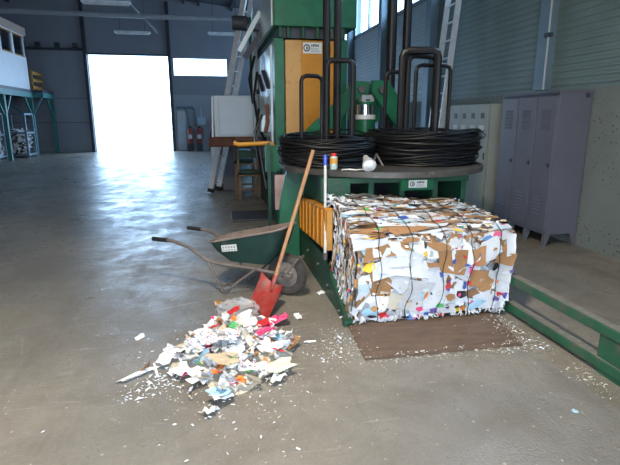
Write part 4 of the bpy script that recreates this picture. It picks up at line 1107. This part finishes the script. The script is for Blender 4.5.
# mound of crumpled filling beneath the scraps
mb = MB(); v = []; f = []; NX, NY = 40, 50
for j in range(NY + 1):
    for i in range(NX + 1):
        x = -.62 + 1.45 * i / NX; y = 2.25 + 1.95 * j / NY
        h = pile_h(x, y) - .05; z = h + noise.noise(Vector((x * 22, y * 22, 0))) * .03 * min(1, max(0, h * 25))
        v.append((x, y, max(-.012, z)))
for j in range(NY):
    for i in range(NX):
        a = j * (NX + 1) + i
        q = (a, a + 1, a + NX + 2, a + NX + 1)
        if max(v[k][2] for k in q) > -.011: f.append(q)
mb.add(v, f); pm = mb.build('waste_mound', 'paper_beige', fix=False); tag(pm, 'mound of shredded white paper under the loose scraps', 'waste paper', kind='stuff')
def scrap_on(me, m, x, y, z, *a, **k):
    h = pile_h(x, y)
    return scrap(me, m, x, y, max(z, h * 1.05 + .03) if h > .02 else z, *a, **k)
# single scraps that stand out
flatm = flat[2]
scrap_on(flat[1], 'paper_cream', .34, 2.74, .035, .115, .3, 'pale yellow paper sheet lying at the foot of the waste pile', tilt=.12)
scrap_on(flat[3], 'paper_sky', -.02, 2.52, .05, .085, .1, 'pale blue white flat sheet near a curved white paper edge', tilt=.12)
scrap_on(crump[2], 'paper_pile', -.06, 2.42, .01, .07, 1.2, 'crumpled white paper lump below the pale blue sheet', tilt=.2)
scrap_on(flat[5], 'paper_tan', .02, 2.78, .07, .13, .5, 'large tan wrapping sheet on the pile slope', tilt=.2)
scrap_on(crump[4], 'paper_pink', .30, 3.02, .15, .07, .4, 'bright pink wrapper on top of the waste pile', tilt=.25)
scrap_on(flat[6], 'paper_red', .30, 3.20, .16, .085, 1.2, 'folded red and orange carton on top of the waste pile', tilt=.3)
scrap_on(strip[1], 'paper_red', .10, 3.42, .17, .11, 1.1, 'narrow red packaging strip standing out of the pile', tilt=.5)
scrap_on(crump[5], 'paper_pink', .45, 3.52, .03, .09, .2, 'crumpled red pink plastic bag beside the shovel blade', 'bag', name='plastic_bag', tilt=.2)
scrap_on(flat[0], 'paper_green', .16, 2.66, .055, .035, .8, 'bright green scrap on white paper near the pale yellow sheet', tilt=.2)
scrap_on(flat[7], 'paper_orange', -.14, 3.22, .10, .05, .2, 'orange card scrap among white paper at the pile edge', tilt=.4)
scrap_on(flat[4], 'print_a', -.02, 3.02, .13, .16, -.2, 'long white printed newspaper page across the pile', tilt=.1)
scrap_on(crump[1], 'foil_brown', .03, 3.98, .01, .075, .1, 'crumpled shiny brown wrapper on the floor near the clear bag', 'wrapper', name='wrapper', tilt=.15)
scrap_on(strip[3], 'paper_pile', -.50, 2.90, .006, .15, .65, 'long curled white paper strip left of the pile', tilt=.1)
scrap_on(crump[6], 'paper_pile', -.57, 3.47, .002, .045, .6, 'small crumpled white scrap alone on the open floor', tilt=.1)
scrap_on(crump[3], 'paper_pile', .92, 4.12, .002, .05, .6, 'small white scrap on the floor before the green side plate', tilt=.1)
scrap_on(crump[7], 'paper_pile', .62, 3.62, .002, .06, 1.6, 'torn white scrap on the floor beside the red pink bag', tilt=.1)
scrap_on(strip[2], 'paper_pile', .62, 3.16, .004, .06, .3, 'short white paper strip on the floor right of the pile', tilt=.1)
scrap_on(flat[2], 'paper_sky', 1.87, 2.05, .003, .022, .3, 'tiny pale green scrap alone on the front floor', tilt=.1)
# crumpled clear plastic bag
mb = MB(); v = []; f = []; nu, nv = 22, 12
c0 = Vector((.15, 3.66, .0))
for j in range(nv + 1):
    ph = PI * j / nv
    for i in range(nu):
        a = 2 * PI * i / nu
        d = Vector((math.sin(ph) * math.cos(a), math.sin(ph) * math.sin(a), math.cos(ph)))
        r = 1 + noise.noise(d * 3.1 + Vector((4, 2, 7))) * .3 + noise.noise(d * 8) * .18
        v.append(c0 + Vector((d.x * r * .17, d.y * r * .11, max(0, .085 + d.z * r * .085) + .004)))
for j in range(nv):
    for i in range(nu): f.append((j * nu + i, j * nu + (i + 1) % nu, (j + 1) * nu + (i + 1) % nu, (j + 1) * nu + i))
tag(mb.add(v, f).build('plastic_bag', 'film', ang=20), 'crumpled clear plastic bag lying behind the pile by the shovel', 'bag')
# shreds and crumbs strewn over the floor: nobody could count them
def strew(name, n, fn, m, label, smin, smax, seed):
    r = random.Random(seed); mb = MB()
    for _ in range(n):
        x, y = fn(r); s = (smin + (smax - smin) * r.random() ** 2) * (1 if r.random() < .93 else 1.8); a = r.uniform(0, 6.28); e = r.uniform(.15, .5)
        u = Vector((math.cos(a), math.sin(a), r.uniform(-.3, .3))) * s; w = Vector((-math.sin(a), math.cos(a), r.uniform(-.4, .4))) * s * e
        h = max(.0, pile_h(x, y)) if 'pile' in label else 0
        if .93 < x < 2.2 and 2.82 < y < 3.6: h = .016
        c = Vector((x, y, h + .003 + s * .3))
        mb.add([c - u - w, c + u - w * .8, c + u * .9 + w, c - u + w * .9, c + Vector((0, 0, s * .5))], [(0, 1, 4), (1, 2, 4), (2, 3, 4), (3, 0, 4)])
    tag(mb.build(name, m, fix=False, smooth=False), label, 'paper shreds', kind='stuff')
def around_pile(r):
    while True:
        x, y = r.gauss(.03, .25), r.gauss(2.88, .36)
        if pile_h(x, y) < .12: return x, y
strew('paper_shreds', 520, around_pile, 'paper_white', 'white paper shreds strewn on and round the waste pile', .003, .012, 31)
strew('paper_shreds', 230, around_pile, 'paper_tan', 'tan paper crumbs strewn on and round the waste pile', .003, .010, 32)
def left_tail(r):
    t = r.random(); return -.12 - .42 * t + r.gauss(0, .05), 2.98 - .32 * t + r.gauss(0, .06)
strew('paper_shreds', 240, left_tail, 'paper_white', 'white paper shreds trailing left of the newspaper page', .004, .014, 37)
def plate_edge(r):
    k = r.random()
    if k < .4: return r.uniform(.9, 2.25), 2.80 + r.gauss(0, .035)
    if k < .75: return r.gauss(.82, .10), r.gauss(3.08, .18)
    return r.gauss(2.14, .07), r.gauss(3.05, .17)
strew('paper_shreds', 620, plate_edge, 'paper_beige', 'pale crumbs lining the edges of the rusty plate', .002, .009, 33)
strew('paper_shreds', 260, plate_edge, 'paper_white', 'white paper bits lining the edges of the rusty plate', .003, .011, 34)
strew('paper_shreds', 130, lambda r: (r.gauss(2.2, .04), r.gauss(2.32, .10)), 'paper_beige', 'pale crumbs on the floor under the green gate end', .002, .008, 35)
strew('paper_shreds', 260, lambda r: (r.uniform(-1.6, 2.2), r.uniform(1.5, 4.6)), 'paper_beige', 'sparse pale crumbs scattered over the open front floor', .002, .006, 36)
